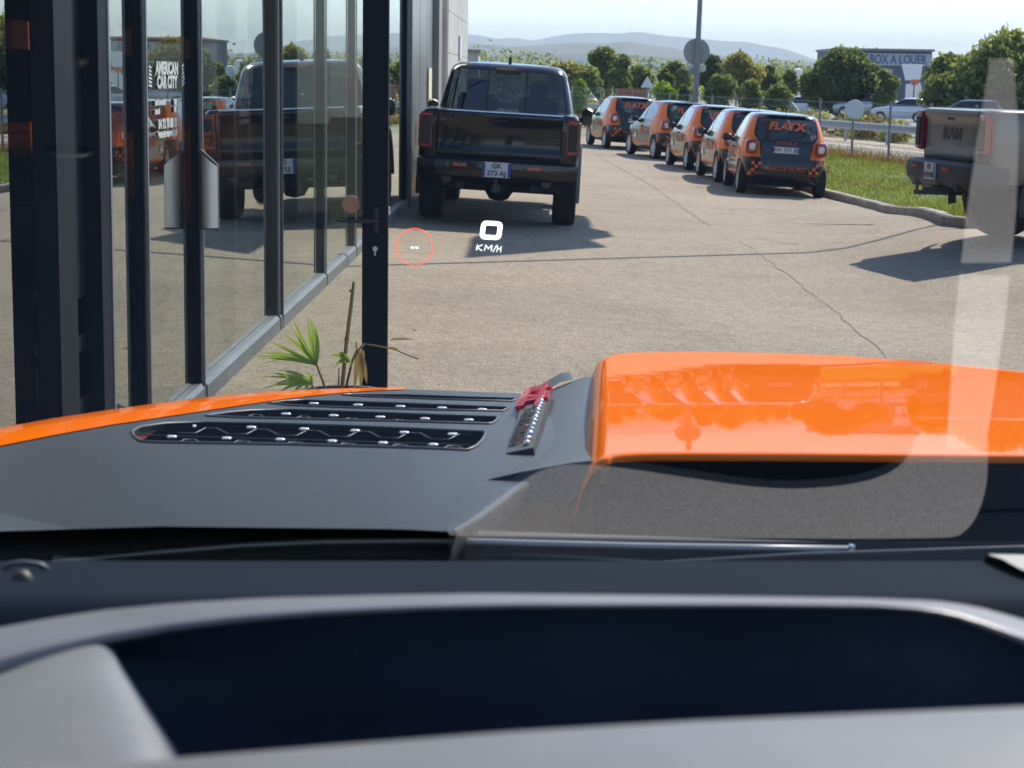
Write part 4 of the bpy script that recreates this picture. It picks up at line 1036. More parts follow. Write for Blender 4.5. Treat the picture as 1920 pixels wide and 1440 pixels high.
sp_ = at(658, 383, Yd-.01); mb = MB(); mb.lathe_x([(.001,-.004),(.052,-.004),(.053,0),(.001,.001)], (sp_.x-a.x,-.006,sp_.z-zf), 28, 'y'); mb.build('round_sticker', mat('sticker_brown', (.50,.24,.14), .6), dr)
mb = MB(); z1_ = at(728, 395, Yd).z-zf; mb.box((b1.x-a.x+.006, 0, z1_), (.01,.04,.045)); mb.build('strike', 'steel', dr)
# pull handle: bent steel plate on the wall side (its reflection in the glass is the second one seen)
hy = mull[1]-.05; zt_ = at(390, 280, hy).z; zb_ = at(395, 430, hy).z; x0 = wx(hy)+.012; x1 = at(410, 350, hy).x
ph = thing('pull_handle', 'tall brushed steel pull handle with a slanted top on the door stile', 'door handle', (x0, hy, zb_))
Hh = zt_-zb_; mb = MB(); wd_ = x1-x0
prof = [(0,0),(wd_,0),(wd_,Hh*.80),(wd_*.85,Hh*.84),(wd_*.12,Hh),(0,Hh)]
mb.prism(prof, -.012, .012); ho = mb.build('plate', 'grey_plastic', ph)
mb = MB(); rows = []
for k in range(13):
    an = PI*k/12; gx_ = .53+.46*math.cos(an); rows.append([(wd_*gx_, -.012-.035*math.sin(an), z_) for z_ in (.01, Hh*.4, Hh*(1-.20*gx_)-.006)])
mb.grid(rows); mb.build('grip', 'steel', ph, smooth=True)
# lettering on the pane
mid = (mull[0]+mull[1])/2
def wtext(s, py, size, xs, mt='vinyl', dy=0, ext=.001, bold=.004):
    y = mid+dy; p = at(312, py, y)
    d_ = Vector((WS, 1, 0)).normalized()
    mx = Matrix.Translation((wx(y)-.022, y, p.z)) @ Matrix.Rotation(R(90)-math.atan(WS), 4, 'Z') @ Matrix.Rotation(R(90), 4, 'X')
    me = text_mesh(s, size, ext=ext, bold=bold, xs=xs).copy(); me.transform(mx); me.materials.clear(); return link('lettering', me, mt, vin)
vin = thing('window_lettering', 'white AMERICAN CAR CITY lettering with opening hours on the glass pane', 'lettering')
wtext('AMERICAN', 129, .085, 1.35); wtext('CAR CITY', 155, .085, 1.35)
wtext('mardi-vendredi', 192, .034, 1.25, dy=-.18); wtext('10h 19h', 191, .036, 1.3, dy=.24)
wtext('samedi', 209, .034, 1.25, dy=-.26); wtext('10h 18h', 205, .036, 1.3, dy=.24)
wtext('04 72 70 80 88', 232, .062, 1.25); wtext('americancarcity.fr', 250, .045, 1.5)
for s_ in (-1, 1):
    for k in range(6):
        y = mid+s_*.42; p = at(312, 124+k*7, y); mb = MB(); w_ = .06+.02*(k > 2)
        mb.prism([(y-w_/2, p.z-.008), (y+w_/2, p.z-.003+.01*s_), (y+w_/2, p.z+.006+.01*s_), (y-w_/2, p.z+.004)], wx(y)-.024, wx(y)-.021, 'x'); mb.build('emblem_stroke', 'vinyl', vin)
# exit sign strip
y = mull[1]-.25; p = at(346, 12, y); mb = MB(); mb.box((wx(y)-.2, y, p.z+.1), (.02, .32, .26)); tag(mb.build('hanging_sign', 'teal'), 'small teal sign hanging inside at the top of the glass', 'sign')
# things inside behind the narrow pane
ih = thing('hose_reel', 'black rubber hose and pump hanging inside behind the narrow glass pane', 'hose')
Yh = 8.9; mb = MB(); mb.tube([at(222,515,Yh), at(231,545,Yh), at(233,580,Yh), at(228,620,Yh), at(217,655,Yh), at(210,690,Yh)], .011, 8); mb.build('hose', 'rubber', ih, smooth=True)
mb = MB()
pz = at(248, 430, Yh+.3); mb.box((pz.x, pz.y, pz.z), (.1,.1,.3), bev=.02); mb.build('pump', 'black_plastic', ih)
for k, (px, py, w_, h_) in enumerate(((222,445,.05,.07),(228,470,.06,.05),(218,500,.05,.07),(238,425,.04,.06))):
    p = at(px, py, Yh+.15); mb = MB(); mb.box((p.x, p.y, p.z), (w_,.01,h_)); mb.build('notice', 'int_white', ih)
p = at(225, 557, 9.6); mb = MB(); mb.box((p.x-.1, 9.6, p.z), (.7,.4,.03)); mb.box((p.x-.1,9.6,p.z-.33),(.66,.36,.04)); mb.box((p.x-.1,9.6,p.z-.85),(.66,.36,.05)); tag(mb.build('shelf_unit', 'int_dark'), 'low dark shelf unit inside behind the narrow glass pane', 'shelf')
mb = MB(); mb.box((-2.5, 9.3, .16), (1.3,.05,.05)); tag(mb.build('floor_stripe_rail', mat('red_rail', (.6,.02,.02), .4)), 'low red rail on the floor inside the glass', 'rail')

# wall beyond the glass
bw = thing('workshop_building', 'tall grey clad workshop wall beyond the glass, left of the black pickup', 'building')
def bays(y0, y1, n, mt, t1=.06):
    for i in range(n):
        a_ = y0+(y1-y0)*i/n; b_ = y0+(y1-y0)*(i+1)/n
        mb = MB(); vs = []
        for y in (a_+.03, b_-.03):
            for t in (-.2, t1):
                for z in (-.2, 7): vs.append((wx(y)+t, y, z))
        mb.add(vs, [(0,1,3,2),(4,6,7,5),(0,4,5,1),(2,3,7,6),(0,2,6,4),(1,5,7,3)]); mb.build('cladding_panel', mt, bw)
        mb = MB(); mb.box((wx(b_)+.0, b_, 3.4), (.1, .07, 7.2)); mb.build('panel_joint', 'anthracite', bw)
bays(26.55, 31.6, 3, 'panel_grey')
Y3 = wpos(806); mb = MB(); mb.box((wx(32)-.02, 32.2, 3.4), (.36, 1.2, 7.2)); mb.build('pilaster', 'panel_warm', bw)
mb = MB(); mb.tube([(wx(33.4)+.16, 33.4, -.1), (wx(33.4)+.16, 33.4, 7)], .06, 10); mb.build('drain_pipe', 'concrete', bw, smooth='auto')
mb = MB(); mb.tube([(wx(34.2)+.14, 34.2, -.1), (wx(34.2)+.14, 34.2, 7)], .05, 10); mb.build('drain_pipe', 'anthracite', bw, smooth='auto')
for i in range(9):
    for j in range(6):
        y0_ = 34.6+j*2.05; mb = MB(); vs = []
        for y in (y0_, y0_+2.04):
            for t in (-.2, .05):
                for z in (-.1+i*.82, -.1+i*.82+.81): vs.append((wx(y)+t, y, z))
        mb.add(vs, [(0,1,3,2),(4,6,7,5),(0,4,5,1),(2,3,7,6),(0,2,6,4),(1,5,7,3)]); mb.build('concrete_panel', 'concrete', bw)
mb = MB(); mb.box((-7.5, 37, 3.5), (11.2, 20.4, 7)); mb.build('building_core', 'concrete', bw)
mb = MB(); mb.box((-7.5, 36.8, 7.1), (11.9, 20.8, .25)); mb.build('roof', 'anthracite', bw)
y = 42.2; p = at(842, 88, y); mb = MB(); mb.box((wx(y)+.07, y, p.z), (.03, 1.1, .5)); ps = mb.build('poster', 'sign_pale', bw)
text('lettering', 'GARAGE', .16, 'brick', ps, Matrix.Translation((wx(y)+.088, y, p.z)) @ Matrix.Rotation(R(90), 4, 'Z') @ Matrix.Rotation(R(90), 4, 'X'), ext=.001) if False else None
mb = MB(); y = 30.6; mb.box((wx(y)+.075, y, 1.75), (.02, 1.0, .55)); mb.build('cream_notice', 'cream', bw)

# ------------------------------------------------------------------ overhead cable with a scalloped banner (added unseen, shaped from the shadow patch it casts)
def lift_pt(px, py, h):
    g = G(px, py); t = (h-g.z)/sdir.z; return g + sdir*t
cable_h = 6.6
ca = lift_pt(730, 497, cable_h); cbp = lift_pt(1740, 425, cable_h); dvec = (cbp-ca).normalized()
ct = thing('overhead_cable', 'overhead cable with an added unseen shadow banner hung above the car park', 'cable')
L_ = (cbp-ca).length
e0 = ca - dvec*((ca.x-wx(ca.y)-.02)/dvec.x); e1 = cbp + dvec*6
mb = MB(); mb.tube([e0, ca, ca.lerp(cbp,.5), cbp, e1], .045, 6); mb.build('cable', 'rubber', ct)
mb = MB(); mb.tube([(e1.x, e1.y, -.3), (e1.x, e1.y, e1.z+.1)], .09, 10); cp = mb.build('mast', 'pole'); tag(cp, 'plain steel mast holding the overhead cable at the far right', 'mast')
poly = [(872,484),(1100,466),(1140,464),(1108,450),(1150,444),(1140,434),(1110,428),(1106,412),(1096,405),(1050,400),(930,415),(900,440),(885,446)]
hm = cable_h-.05; P3 = [lift_pt(x_, y_, hm-.0) for x_, y_ in poly]
mb = MB(); n_ = len(P3); mb.add([tuple(p) for p in P3]+[tuple(p+Vector((0,0,.012))) for p in P3], [tuple(range(n_)), tuple(range(2*n_-1, n_-1, -1))]+[(i, i+n_, (i+1) % n_+n_, (i+1) % n_) for i in range(n_)])
mb.build('caster', 'cloth', ct)

# ------------------------------------------------------------------ planter with palm fronds in front of the door post
pl = thing('potted_palm', 'small potted palm with green fronds and dry stems in front of the dark door post', 'plant', (at(640,700,8.6).x, 8.6, gz(-.7,8.6)))
L0 = Vector(pl.location)
mb = MB(); mb.lathe_x([(.001,0),(.17,0),(.22,.38),(.235,.40),(.21,.40),(.2,.36),(.001,.35)], (0,0,0), 24, 'z'); mb.build('pot', 'grey_plastic', pl, smooth='auto')
def frond_stem(name, pts, r_, mt='dry'):
    mb = MB(); mb.tube([at(x_, y_, Y_)-L0 for x_, y_, Y_ in pts], r_, 5); return mb.build(name, mt, pl, smooth=True)
def leaf(base, mid_, tip, w_, mt='palm', fold=.3):
    b = at(*base)-L0; m_ = at(*mid_)-L0; t = at(*tip)-L0; n = 8; rows = []
    for i in range(n+1):
        s = i/n; c = b*(1-s)**2 + m_*2*s*(1-s) + t*s*s; d = ((m_-b)*(1-s)+(t-m_)*s).normalized()
        sd_ = d.cross(Vector((0,1,.2))).normalized(); ww = w_*math.sin(PI*min(1, .12+s*.88))**.8 * (1-s*.3)
        rows.append([c-sd_*ww, c+Vector((0,-ww*fold,ww*fold)), c+sd_*ww])
    mb = MB(); mb.grid(rows); return mb.build('leaflet', mt, pl, smooth=True, recalc=False)
frond_stem('stem', [(640,900,8.6),(612,735,8.5),(596,690,8.45),(592,680,8.4)], .006)
base = (593,684,8.42)
for mid_, tip, w_ in (((580,640),(576,592),.014),((590,640),(580,590),.013),((600,630),(584,600),.015),((602,640),(588,618),.012),((570,650),(548,594),.016),((572,660),(545,610),.012),((565,650),(530,625),.016),((540,655),(505,640),.014),((540,660),(490,662),.016),((535,665),(468,668),.013),((540,672),(500,672),.010),((530,660),(480,690),.007),((560,665),(520,648),.012)):
    leaf(base, (*mid_, 8.42), (*tip, 8.4), w_*.72)
frond_stem('stem', [(636,900,8.6),(600,745,8.35),(585,722,8.3)], .006)
base = (586,720,8.3)
for mid_, tip, w_ in (((560,695),(520,695),.016),((545,700),(505,700),.012),((530,700),(484,708),.009),((550,705),(512,722),.015),((555,712),(520,738),.015),((540,715),(490,728),.010),((580,695),(575,700),.012),((560,715),(545,745),.012),((575,712),(570,745),.012),((580,700),(590,705),.009)):
    leaf(base, (*mid_, 8.3), (*tip, 8.28), w_*.72)
frond_stem('bamboo_cane', [(636,900,8.6),(640,740,8.6),(650,640,8.6),(660,560,8.6),(664,528,8.6)], [.011,.010,.0095,.009,.008])
for y_ in (545, 635): 
    p = at(650+(640-y_)*.105, y_, 8.6)-L0; mb = MB(); mb.tube([p-Vector((0,0,.006)), p+Vector((0,0,.006))], .0125, 8); mb.build('cane_joint', 'dry', pl)
frond_stem('stem', [(655,900,8.6),(650,720,8.6),(662,672,8.6),(676,652,8.6),(684,645,8.6)], .006)
frond_stem('stem', [(636,900,8.6),(633,740,8.6),(636,690,8.6)], .005)
frond_stem('stem', [(684,645,8.6),(700,647,8.6),(740,655,8.6),(760,664,8.6),(785,673,8.6)], .0035)
for (b_, m_, t_, w_, mm) in (((655,680),(640,660),(618,668),.012,'leaf_d'),((654,680),(640,668),(626,690),.012,'leaf_d'),((656,678),(645,660),(632,660),.01,'palm'),((672,660),(668,690),(664,735),.014,'dry'),((680,656),(678,690),(676,730),.016,'dry'),((676,662),(684,690),(688,720),.014,'dry'),((668,640),(668,655),(670,670),.006,'dry'),((672,655),(664,665),(658,690),.010,'leaf_e'),((728,652),(740,652),(748,655),.006,'leaf_e'),((732,637),(752,634),(778,637),.006,'leaf_e')):
    leaf((*b_, 8.58), (*m_, 8.58), (*t_, 8.58), w_, mm)
# leaves fallen on the ground
for px, py in ((778,619),(728,662)):
    g = G(px, py); mb = MB(); mb.grid([[(g.x-.018+.036*i/3, g.y-.02+.04*j/2, g.z+.008+.005*math.sin(i+j)) for i in range(4)] for j in range(3)]); tag(mb.build('fallen_leaf', 'bark'), 'small brown dead leaf on the asphalt ' + ('right of the door post' if px > 750 else 'at the foot of the door post'), 'leaf')

# ------------------------------------------------------------------ the truck the camera sits in
ct_ = thing('orange_pickup_truck', 'orange pickup bonnet with black vents and dashboard, seen from the driver seat', 'pickup truck')
KH = 1.13      # the whole bonnet sits this much further out than first drawn
def ZH(x, d):
    d = d/KH; return EYE - KH*(EYE - (1.58 - .1*(d-1.3) - .0075*(d-1.3)**2))
def H(px, py, dz=0): return on_surf(px, py, lambda x, d: ZH(x, d)+dz, .4, 12)
def interp(pts, x):
    xs_ = [p[0] for p in pts]; return np.interp(x, xs_, [p[1] for p in pts])
# outline of the black panel: rear and front rows
front_blk = [(-400,905),(-200,868),(0,835),(100,815),(200,797),(300,782),(400,767),(500,752),(560,744),(640,736),(700,731.5),(760,729.5),(960,737),(1000,739),(1060,741),(1300,752)]
rear_blk = [(-400,1012),(0,996),(300,987),(750,992),(830,996),(1000,1002),(1300,1010),(2300,1040)]
cols = list(range(-400, 1301, 20)); NR = 26
bm = bmesh.new(); rowsv = []
for j in range(NR+1):
    t = (j/NR)
    row = []
    for px in cols:
        a_, b_ = interp(rear_blk, px), interp(front_blk, px)
        row.append(bm.verts.new(H(px, a_+(b_-a_)*t)))
    rowsv.append(row)
for j in range(NR):
    for i in range(len(cols)-1): bm.faces.new((rowsv[j][i], rowsv[j][i+1], rowsv[j+1][i+1], rowsv[j+1][i]))
bm.faces.layers.int.new('pt'); lay = bm.faces.layers.int['pt']
slots = [
 [(248,810),(262,802),(310,795.5),(388,793),(520,795.5),(649,799.5),(780,805),(905,810.5),(911,813),(905,826),(893,838),(876,845.5),(800,842),(545,835),(290,831),(263,829),(250,818)],
 [(385,781),(430,774.5),(472,771),(545,769),(740,776),(930,783),(934,786),(924,795),(915,796),(740,791),(545,786.5),(440,784)],
 [(505,757),(535,753),(571,751),(760,757.5),(950,765),(952,767),(943,772),(800,769.5),(649,765.5),(545,761.5)],
 [(641,741.5),(660,740),(760,741.5),(966,748.5),(967,750),(960,753.5),(800,749),(690,745)]]
def proj(p):
    v = p-O; k = v.dot(fwd); return 960+F*v.dot(CR)/k, 720-F*v.dot(CU)/k
for si, poly in enumerate(slots):
    us = [p[0] for p in poly]; vs_ = [p[1] for p in poly]
    def cand(f):
        q = [proj(v.co) for v in f.verts]
        return max(a for a, _ in q) > min(us)-1 and min(a for a, _ in q) < max(us)+1 and max(b for _, b in q) > min(vs_)-1 and min(b for _, b in q) < max(vs_)+1
    for a_, b_ in zip(poly, poly[1:]+poly[:1]):
        fs = [f for f in bm.faces if cand(f)]
        geom = list({e for f in fs for e in f.edges} | {v for f in fs for v in f.verts}) + fs
        no = ray(*a_).cross(ray(*b_)).normalized()
        bmesh.ops.bisect_plane(bm, geom=geom, dist=1e-6, plane_co=O, plane_no=no)
    for f in bm.faces:
        if cand(f):
            u, v = proj(f.calc_center_median())
            if inpoly(u, v, poly): f[lay] = 1
basin = [(836,1003),(850,992),(875,980),(900,966),(930,945),(960,922),(990,903),(1030,889),(1075,882),(1125,878),(1420,860),(1420,1030),(836,1030)]
slots.append(basin)
for poly in slots[-1:]:
    for a_, b_ in zip(poly, poly[1:]+poly[:1]):
        if a_[1] > 1002 and b_[1] > 1002: continue
        fs = [f for f in bm.faces if 1 or True]
        fs = [f for f in fs if any(820 < proj(v.co)[0] < 1440 and proj(v.co)[1] > 850 for v in f.verts)]
        geom = list({e for f in fs for e in f.edges} | {v for f in fs for v in f.verts}) + fs
        bmesh.ops.bisect_plane(bm, geom=geom, dist=1e-6, plane_co=O, plane_no=ray(*a_).cross(ray(*b_)).normalized())
    for f in bm.faces:
        if inpoly(*proj(f.calc_center_median()), poly): f[lay] = 1
slots.pop()
bmesh.ops.delete(bm, geom=[f for f in bm.faces if f[lay] == 1], context='FACES')
bmesh.ops.recalc_face_normals(bm, faces=bm.faces)
if sum(f.normal.z for f in bm.faces) < 0: bmesh.ops.reverse_faces(bm, faces=bm.faces)
me = bpy.data.meshes.new('bonnet'); bm.to_mesh(me); bm.free(); me.shade_smooth(); link('bonnet', me, 'satin_black', ct_)
for poly in slots:
    # slot wall and a fine raised lip
    P = [H(*p) for p in poly]; mb = MB(); rows = [P, [p+Vector((0, .0, -.010)) for p in P]]
    mb.grid([[tuple(q) for q in r_] for r_ in rows], True); mb.build('slot_wall', 'black_plastic', ct_)
    mb = MB(); Q = [p+Vector((0,0,.001)) for p in P]; mb.tube(Q+[Q[0]], .0022, 6, False); mb.build('slot_lip', 'satin_trim', ct_, smooth=True)
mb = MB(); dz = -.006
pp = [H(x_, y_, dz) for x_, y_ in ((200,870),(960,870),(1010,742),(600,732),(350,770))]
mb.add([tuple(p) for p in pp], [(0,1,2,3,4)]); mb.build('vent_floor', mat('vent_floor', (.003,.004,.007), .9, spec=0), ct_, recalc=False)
sc_ = 2.595
def z5(x_, y_): return (240+x_/sc_, 710+y_/sc_)
mb = MB()
def on_vent(x_, y_): 
    p = H(*z5(x_, y_), dz+.0025); return p
def wave(x0_, y0_, slope, amp, per=247, n=7, ph=0):
    pts_ = []
    for k in range(n):
        b_ = x0_+k*per
        for u, v in ((0,0),(per*.35,0),(per*.55,-amp),(per*.78,-amp)):
            xx = b_+u; 
            if xx > 1712: continue
            pts_.append(on_vent(xx, y0_+slope*(xx-x0_)+v))
    return pts_
for args in ((215,250,.032,0),):
    pass
mb.tube(wave(240,264,.024,27,247,6), .0011, 5, False)
mb.tube([on_vent(x_, 273+(x_-40)*.031) for x_ in range(40, 1700, 60)], .0010, 5, False)
for k in range(6):
    b_ = 240+k*256; y_ = 316+k*6.4; mb.tube([on_vent(b_, y_), on_vent(b_+35, y_-20), on_vent(b_+85, y_-20), on_vent(b_+120, y_)], .0010, 5, False)
for k in range(5):
    b_ = 585+k*232; y_ = 184+k*8.5; mb.tube([on_vent(b_, y_), on_vent(b_+25, y_-9), on_vent(b_+55, y_-8), on_vent(b_+75, y_+2)], .0012, 5, False)
mb.build('honeycomb_mesh', 'satin_trim', ct_, smooth=True)
glints = [(600,237),(857,245),(1105,253),(1343,262),(1578,270),(213,283),(480,290),(740,296),(993,304),(1240,313),(1485,321),(768,172),(1000,180),(1227,187),(1445,195),(1658,201),(903,121),(1118,128),(1325,135),(1527,142),(1723,150),(322,231)]
M['glint'] = mat('glint_white', (.92,.90,.86), .18, .2, emit=.0)  # white pills stand in for sun glints on the vent mesh
glint_me = None
for k, (x_, y_) in enumerate(glints):
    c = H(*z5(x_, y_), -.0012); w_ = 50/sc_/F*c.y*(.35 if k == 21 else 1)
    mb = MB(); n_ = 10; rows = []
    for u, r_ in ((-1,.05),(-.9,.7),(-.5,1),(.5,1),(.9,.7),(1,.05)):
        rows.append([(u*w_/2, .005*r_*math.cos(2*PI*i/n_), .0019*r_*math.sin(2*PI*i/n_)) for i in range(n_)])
    mb.grid(rows, True); o = mb.build('glint_pill', 'glint', ct_, smooth=True); o.location = c
# orange edge strip of the bonnet and drop of the wing
sil = [(-400,868),(-200,834),(0,802),(100,784),(200,769),(300,755),(400,743),(480,736),(560,731),(640,728),(700,726.6),(760,726.8)]
rows = [[], [], [], []]
for px in range(-400, 761, 20):
    a_ = interp(front_blk, px)+.5; s_ = interp(sil, px)
    p0_ = H(px, a_, .0015); p1_ = H(px, s_, .0); rows[0].append(p0_); rows[1].append(p0_.lerp(p1_, .45)+Vector((0,0,.004*min(1,(a_-s_)/20)))); rows[2].append(p1_)
    d_ = (p1_-p0_); d_.z = 0; d_ = d_.normalized() if d_.length > 1e-5 else Vector((0,1,0)); d_ = (d_+Vector((-.35,.2,0))).normalized(); rows[3].append(p1_+d_*.05+Vector((0,0,-.07)))
rows.append([p+Vector((-.06,.06,-.45)) for p in rows[3]])
mb = MB(); mb.grid([[tuple(p) for p in r_] for r_ in rows]); mb.build('wing', 'orange_paint', ct_, smooth=True)
# front edge drop of the black panel
rows = [[], [], []]
for px in range(740, 1301, 20):
    p = H(px, interp(front_blk, px)); rows[0].append(p); rows[1].append(p+Vector((0,.04,-.03))); rows[2].append(p+Vector((0,.10,-.4)))
mb = MB(); mb.grid([[tuple(p) for p in r_] for r_ in rows]); mb.build('bonnet_lip', 'satin_trim', ct_, smooth=True)
# scoop
def ZS(x, d):
    d = d/KH; return EYE - KH*(EYE - (1.576 - .080*(d-1.6) - .0078*(d-1.6)**2))
def S(px, py): return on_surf(px, py, ZS, 1.2, 8)
far = [(1132,674),(1150,665),(1180,661),(1300,658.5),(1450,662),(1600,668),(1760,680),(1920,696),(2150,722)]
near_ = [(1132,858),(1150,851),(1200,848.5),(1300,848),(1500,849),(1920,853),(2150,856)]
c2 = [1136,1142,1150,1165,1180]+list(range(1200, 2151, 30)); NS = 40; rows = []
p_l = []
for j in range(NS+1):
    rows.append([S(px, interp(near_, px)+(interp(far, px)-interp(near_, px))*(1-(1-j/NS)**1.6) if False else interp(near_, px)+(interp(far, px)-interp(near_, px))*(j/NS)) for px in c2])
# rounded front and rear lips
frow = rows[-1]; f1 = [p+Vector((0,.03,-.006)) for p in frow]; f2 = [p+Vector((0,.055,-.022)) for p in frow]; f3 = [p+Vector((0,.075,-.06)) for p in frow]; f4 = [p+Vector((0,.09,-.16)) for p in frow]
nrow = rows[0]; n1 = [p+Vector((0,-.003,-.0008)) for p in nrow]; n2 = [p+Vector((0,-.005,-.003)) for p in nrow]; n3 = [p+Vector((0,-.004,-.008)) for p in nrow]
allr = [n3, n2, n1]+rows+[f1, f2, f3, f4]
# left rounded side: extra columns
full = []
for r_ in allr:
    p = r_[0]; full.append([tuple(p+Vector((-.030,0,-.055))), tuple(p+Vector((-.022,0,-.026))), tuple(p+Vector((-.014,0,-.010))), tuple(p+Vector((-.006,0,-.0025)))]+[tuple(q) for q in r_])
mb = MB(); mb.grid(full); so = mb.build('bonnet_scoop', 'orange_paint', ct_, smooth=True, recalc=False)
# dark recess under the rear of the scoop
mb = MB(); r1 = [p+Vector((0,.02,-.012)) for p in n3]; 
mb.grid([[tuple(p) for p in r_] for r_ in (n3, [q+Vector((0,.01,-.02)) for q in n3], [q+Vector((0,.03,-.14)) for q in n3])]); mb.build('scoop_back', 'black_plastic', ct_, smooth=True)
bl = basin[1:10]
P = [H(*q) for q in bl]
mb = MB(); mb.grid([[tuple(p) for p in P], [tuple(p+Vector((.003,-.001,-.003))) for p in P], [tuple(p+Vector((-.004,.01,-.03))) for p in P], [tuple(p+Vector((-.01,.01,-.16))) for p in P]]); mb.build('recess_edge', 'black_plastic', ct_, smooth=True)
P = [H(px, 905, -.09) for px in (700, 1000, 1400, 2200)]; Q = [H(px, 1040, -.13) for px in (700, 1000, 1400, 2200)]
mb = MB(); mb.grid([[tuple(p) for p in P], [tuple(p) for p in Q]]); mb.build('cowl_well', 'black_plastic', ct_)
# slanted side of the scoop: trim facets
def W(px, py, d): return at(px, py, d)
sec = []   # stations from rear to front: (d, [px,py of shoulder right, shoulder left, mid, foot])
st = [(1.62, [(1124,862),(1070,868),(975,885),(890,905)]),
      (1.85, [(1121,838),(1066,845),(978,862),(905,878)]),
      (2.15, [(1119,800),(1064,806),(985,826),(925,842)]),
      (2.5, [(1118,758),(1066,764),(1000,784),(950,800)]),
      (2.85, [(1117,722),(1078,726),(1012,752),(972,768)]),
      (3.05, [(1115,706),(1090,708),(1030,732),(992,748)])]
rows = []
for d_, q in st: rows.append([tuple(at(x_, y_, d_*KH)) for x_, y_ in q])
mb = MB(); mb.grid(rows); o = mb.build('scoop_side', 'satin_trim', ct_, smooth='auto')
mb = MB(); r_ = rows[-1]; mb.grid([r_, [(x_, y_+.10, z_-.09) for x_, y_, z_ in r_]]); mb.build('side_nose', 'satin_trim', ct_)
mb = MB(); mb.grid([[tuple(at(x_, y_, 3.18*KH)) for x_, y_ in ((1068,697),(1050,700),(1020,718),(985,742))], [tuple(at(x_, y_, 3.02*KH)) for x_, y_ in ((1075,712),(1052,716),(1020,735),(985,752))]]); mb.build('side_nose_tip', 'satin_trim', ct_, smooth='auto')
mb = MB(); r_ = rows[0]; mb.grid([r_, [(x_, y_-.03, z_-.03) for x_, y_, z_ in r_]]); mb.build('side_tail', 'satin_black', ct_)
# badge on the slanted side
bA = at(1026, 738, 2.80*KH); bB = at(985, 862, 1.86*KH); ax = (bB-bA); Lb = ax.length; ax.normalize()
wv = (at(1000, 790, 2.2*KH)-at(1038, 782, 2.2*KH)); wv = (wv - ax*wv.dot(ax)).normalized(); nv = wv.cross(ax).normalized()
if nv.z < 0: nv = -nv
def bmx(s, u, h): return bA + ax*s + wv*u + nv*h
mb = MB()
for k in range(1): 
    q = [bmx(0,-.010,.012), bmx(0,.034,.012), bmx(Lb,.020,.012), bmx(Lb,-.012,.012)]; q2 = [p-nv*.014 for p in q]
    mb.add([tuple(p) for p in q+q2], [(0,1,2,3),(4,7,6,5),(0,4,5,1),(1,5,6,2),(2,6,7,3),(3,7,4,0)])
bd = mb.build('badge', 'grey_plastic', ct_)
let = 'SUPERCHARGED'
rot = Matrix((ax, wv, nv)).transposed()
if rot.determinant() < 0: rot = Matrix((ax, -wv, nv)).transposed()
def btext(s, size, mt, s0, u, ext, xs=1.0, bold=.001):
    me = text_mesh(s, size, ext=ext, bold=bold, align='LEFT', xs=xs).copy()
    mx = rot.to_4x4(); mx.translation = bmx(s0, u, .014); me.transform(mx); me.materials.clear(); return link('badge_lettering', me, mt, bd)
btext('6.2L', .058, 'badge_red', .02, .014, .004, 3.9, .004)
btext('SUPERCHARGED', .026, 'chrome', .50, .010, .003, 2.6)
q = [bmx(.0,-.004,.02), bmx(0,.004,.02), bmx(.46,.004,.02), bmx(.30,-.006,.02)]; mb = MB(); mb.add([tuple(p) for p in q+[p-nv*.02 for p in q]], [(0,1,2,3),(4,7,6,5),(0,4,5,1),(1,5,6,2),(2,6,7,3),(3,7,4,0)]); mb.build('badge_bar', 'badge_red', bd)
mb = MB(); 
for k in range(13):
    c = bmx(.32+k*(Lb-.36)/12, -.003, .016); mb.lathe_x([(.001,.003),(.004,.002),(.005,0),(.004,-.004)], c, 8, 'z')
mb.build('badge_studs', 'chrome', bd, smooth=True)

# ---- windscreen, cowl, wiper, dashboard
WB = (1.30, 1.622); WA = R(30)      # base of the screen and its rake
def wz(d): return WB[1]+(WB[0]-d)*math.tan(WA)
mb = MB(); rows = [[(x_, d_, wz(d_)) for x_ in (-.66,-.3,0,.3,.6,.9,1.2,1.49)] for d_ in (1.62, 1.3, 1.0,.8,.6,.4,.25)]
mb.grid(rows); ws = mb.build('windscreen', 'windscreen', ct_, smooth=True, recalc=False)
mb = MB(); mb.tube([(-.70,1.45,1.54),(-.66,.22,2.25)], .035, 8); mb.build('windscreen_pillar', 'black_plastic', ct_); mb = MB(); mb.tube([(1.53,1.45,1.54),(1.49,.22,2.25)], .035, 8); mb.build('windscreen_pillar', 'black_plastic', ct_)
def refl(px, py, zp):
    d = ray(px, py); d = d/d.y
    t = (WB[1]+WB[0]*math.tan(WA)-EYE)/(d.z+math.tan(WA)); P = O+d*t
    n = Vector((0, math.sin(WA), math.cos(WA))); dd = d.normalized(); r_ = dd-n*2*dd.dot(n)
    k = (zp-P.z)/r_.z; return P+r_*k
cols = list(range(-200, 2161, 40))
def strip(name, mt, specs, smooth=True, parent=ct_):
    """specs: list of (row curve, distance or depth curve) laid back to front"""
    rows = []
    for cv, dd in specs:
        rows.append([tuple(at(px, interp(cv, px) if isinstance(cv, list) else cv, interp(dd, px) if isinstance(dd, list) else dd)) for px in cols])
    mb = MB(); mb.grid(rows); return mb.build(name, mt, parent, smooth=smooth, recalc=False)
strip('cowl', 'black_plastic', [([(-200,1003),(0,994),(300,985),(750,990),(2160,1036)], 1.56), (1016, 1.53), (1064, 1.535), (1100, 1.54)])
for q in ((980,860),(1450,915),(1720,850),(1830,1005),(980,1005),(1850,500),(1850,150)): print('refl', q, [round(v, 3) for v in refl(*q, 1.55)], [round(v, 3) for v in refl(*q, 1.6)])
strip('dash_top', 'dash_dark', [(1052, 1.13), (1058, 1.08), (1085, .98), (1112, .86), (1135, .80), (1200, .79)])
mb = MB()   # dash body below the visible surfaces, and the cabin round the seat
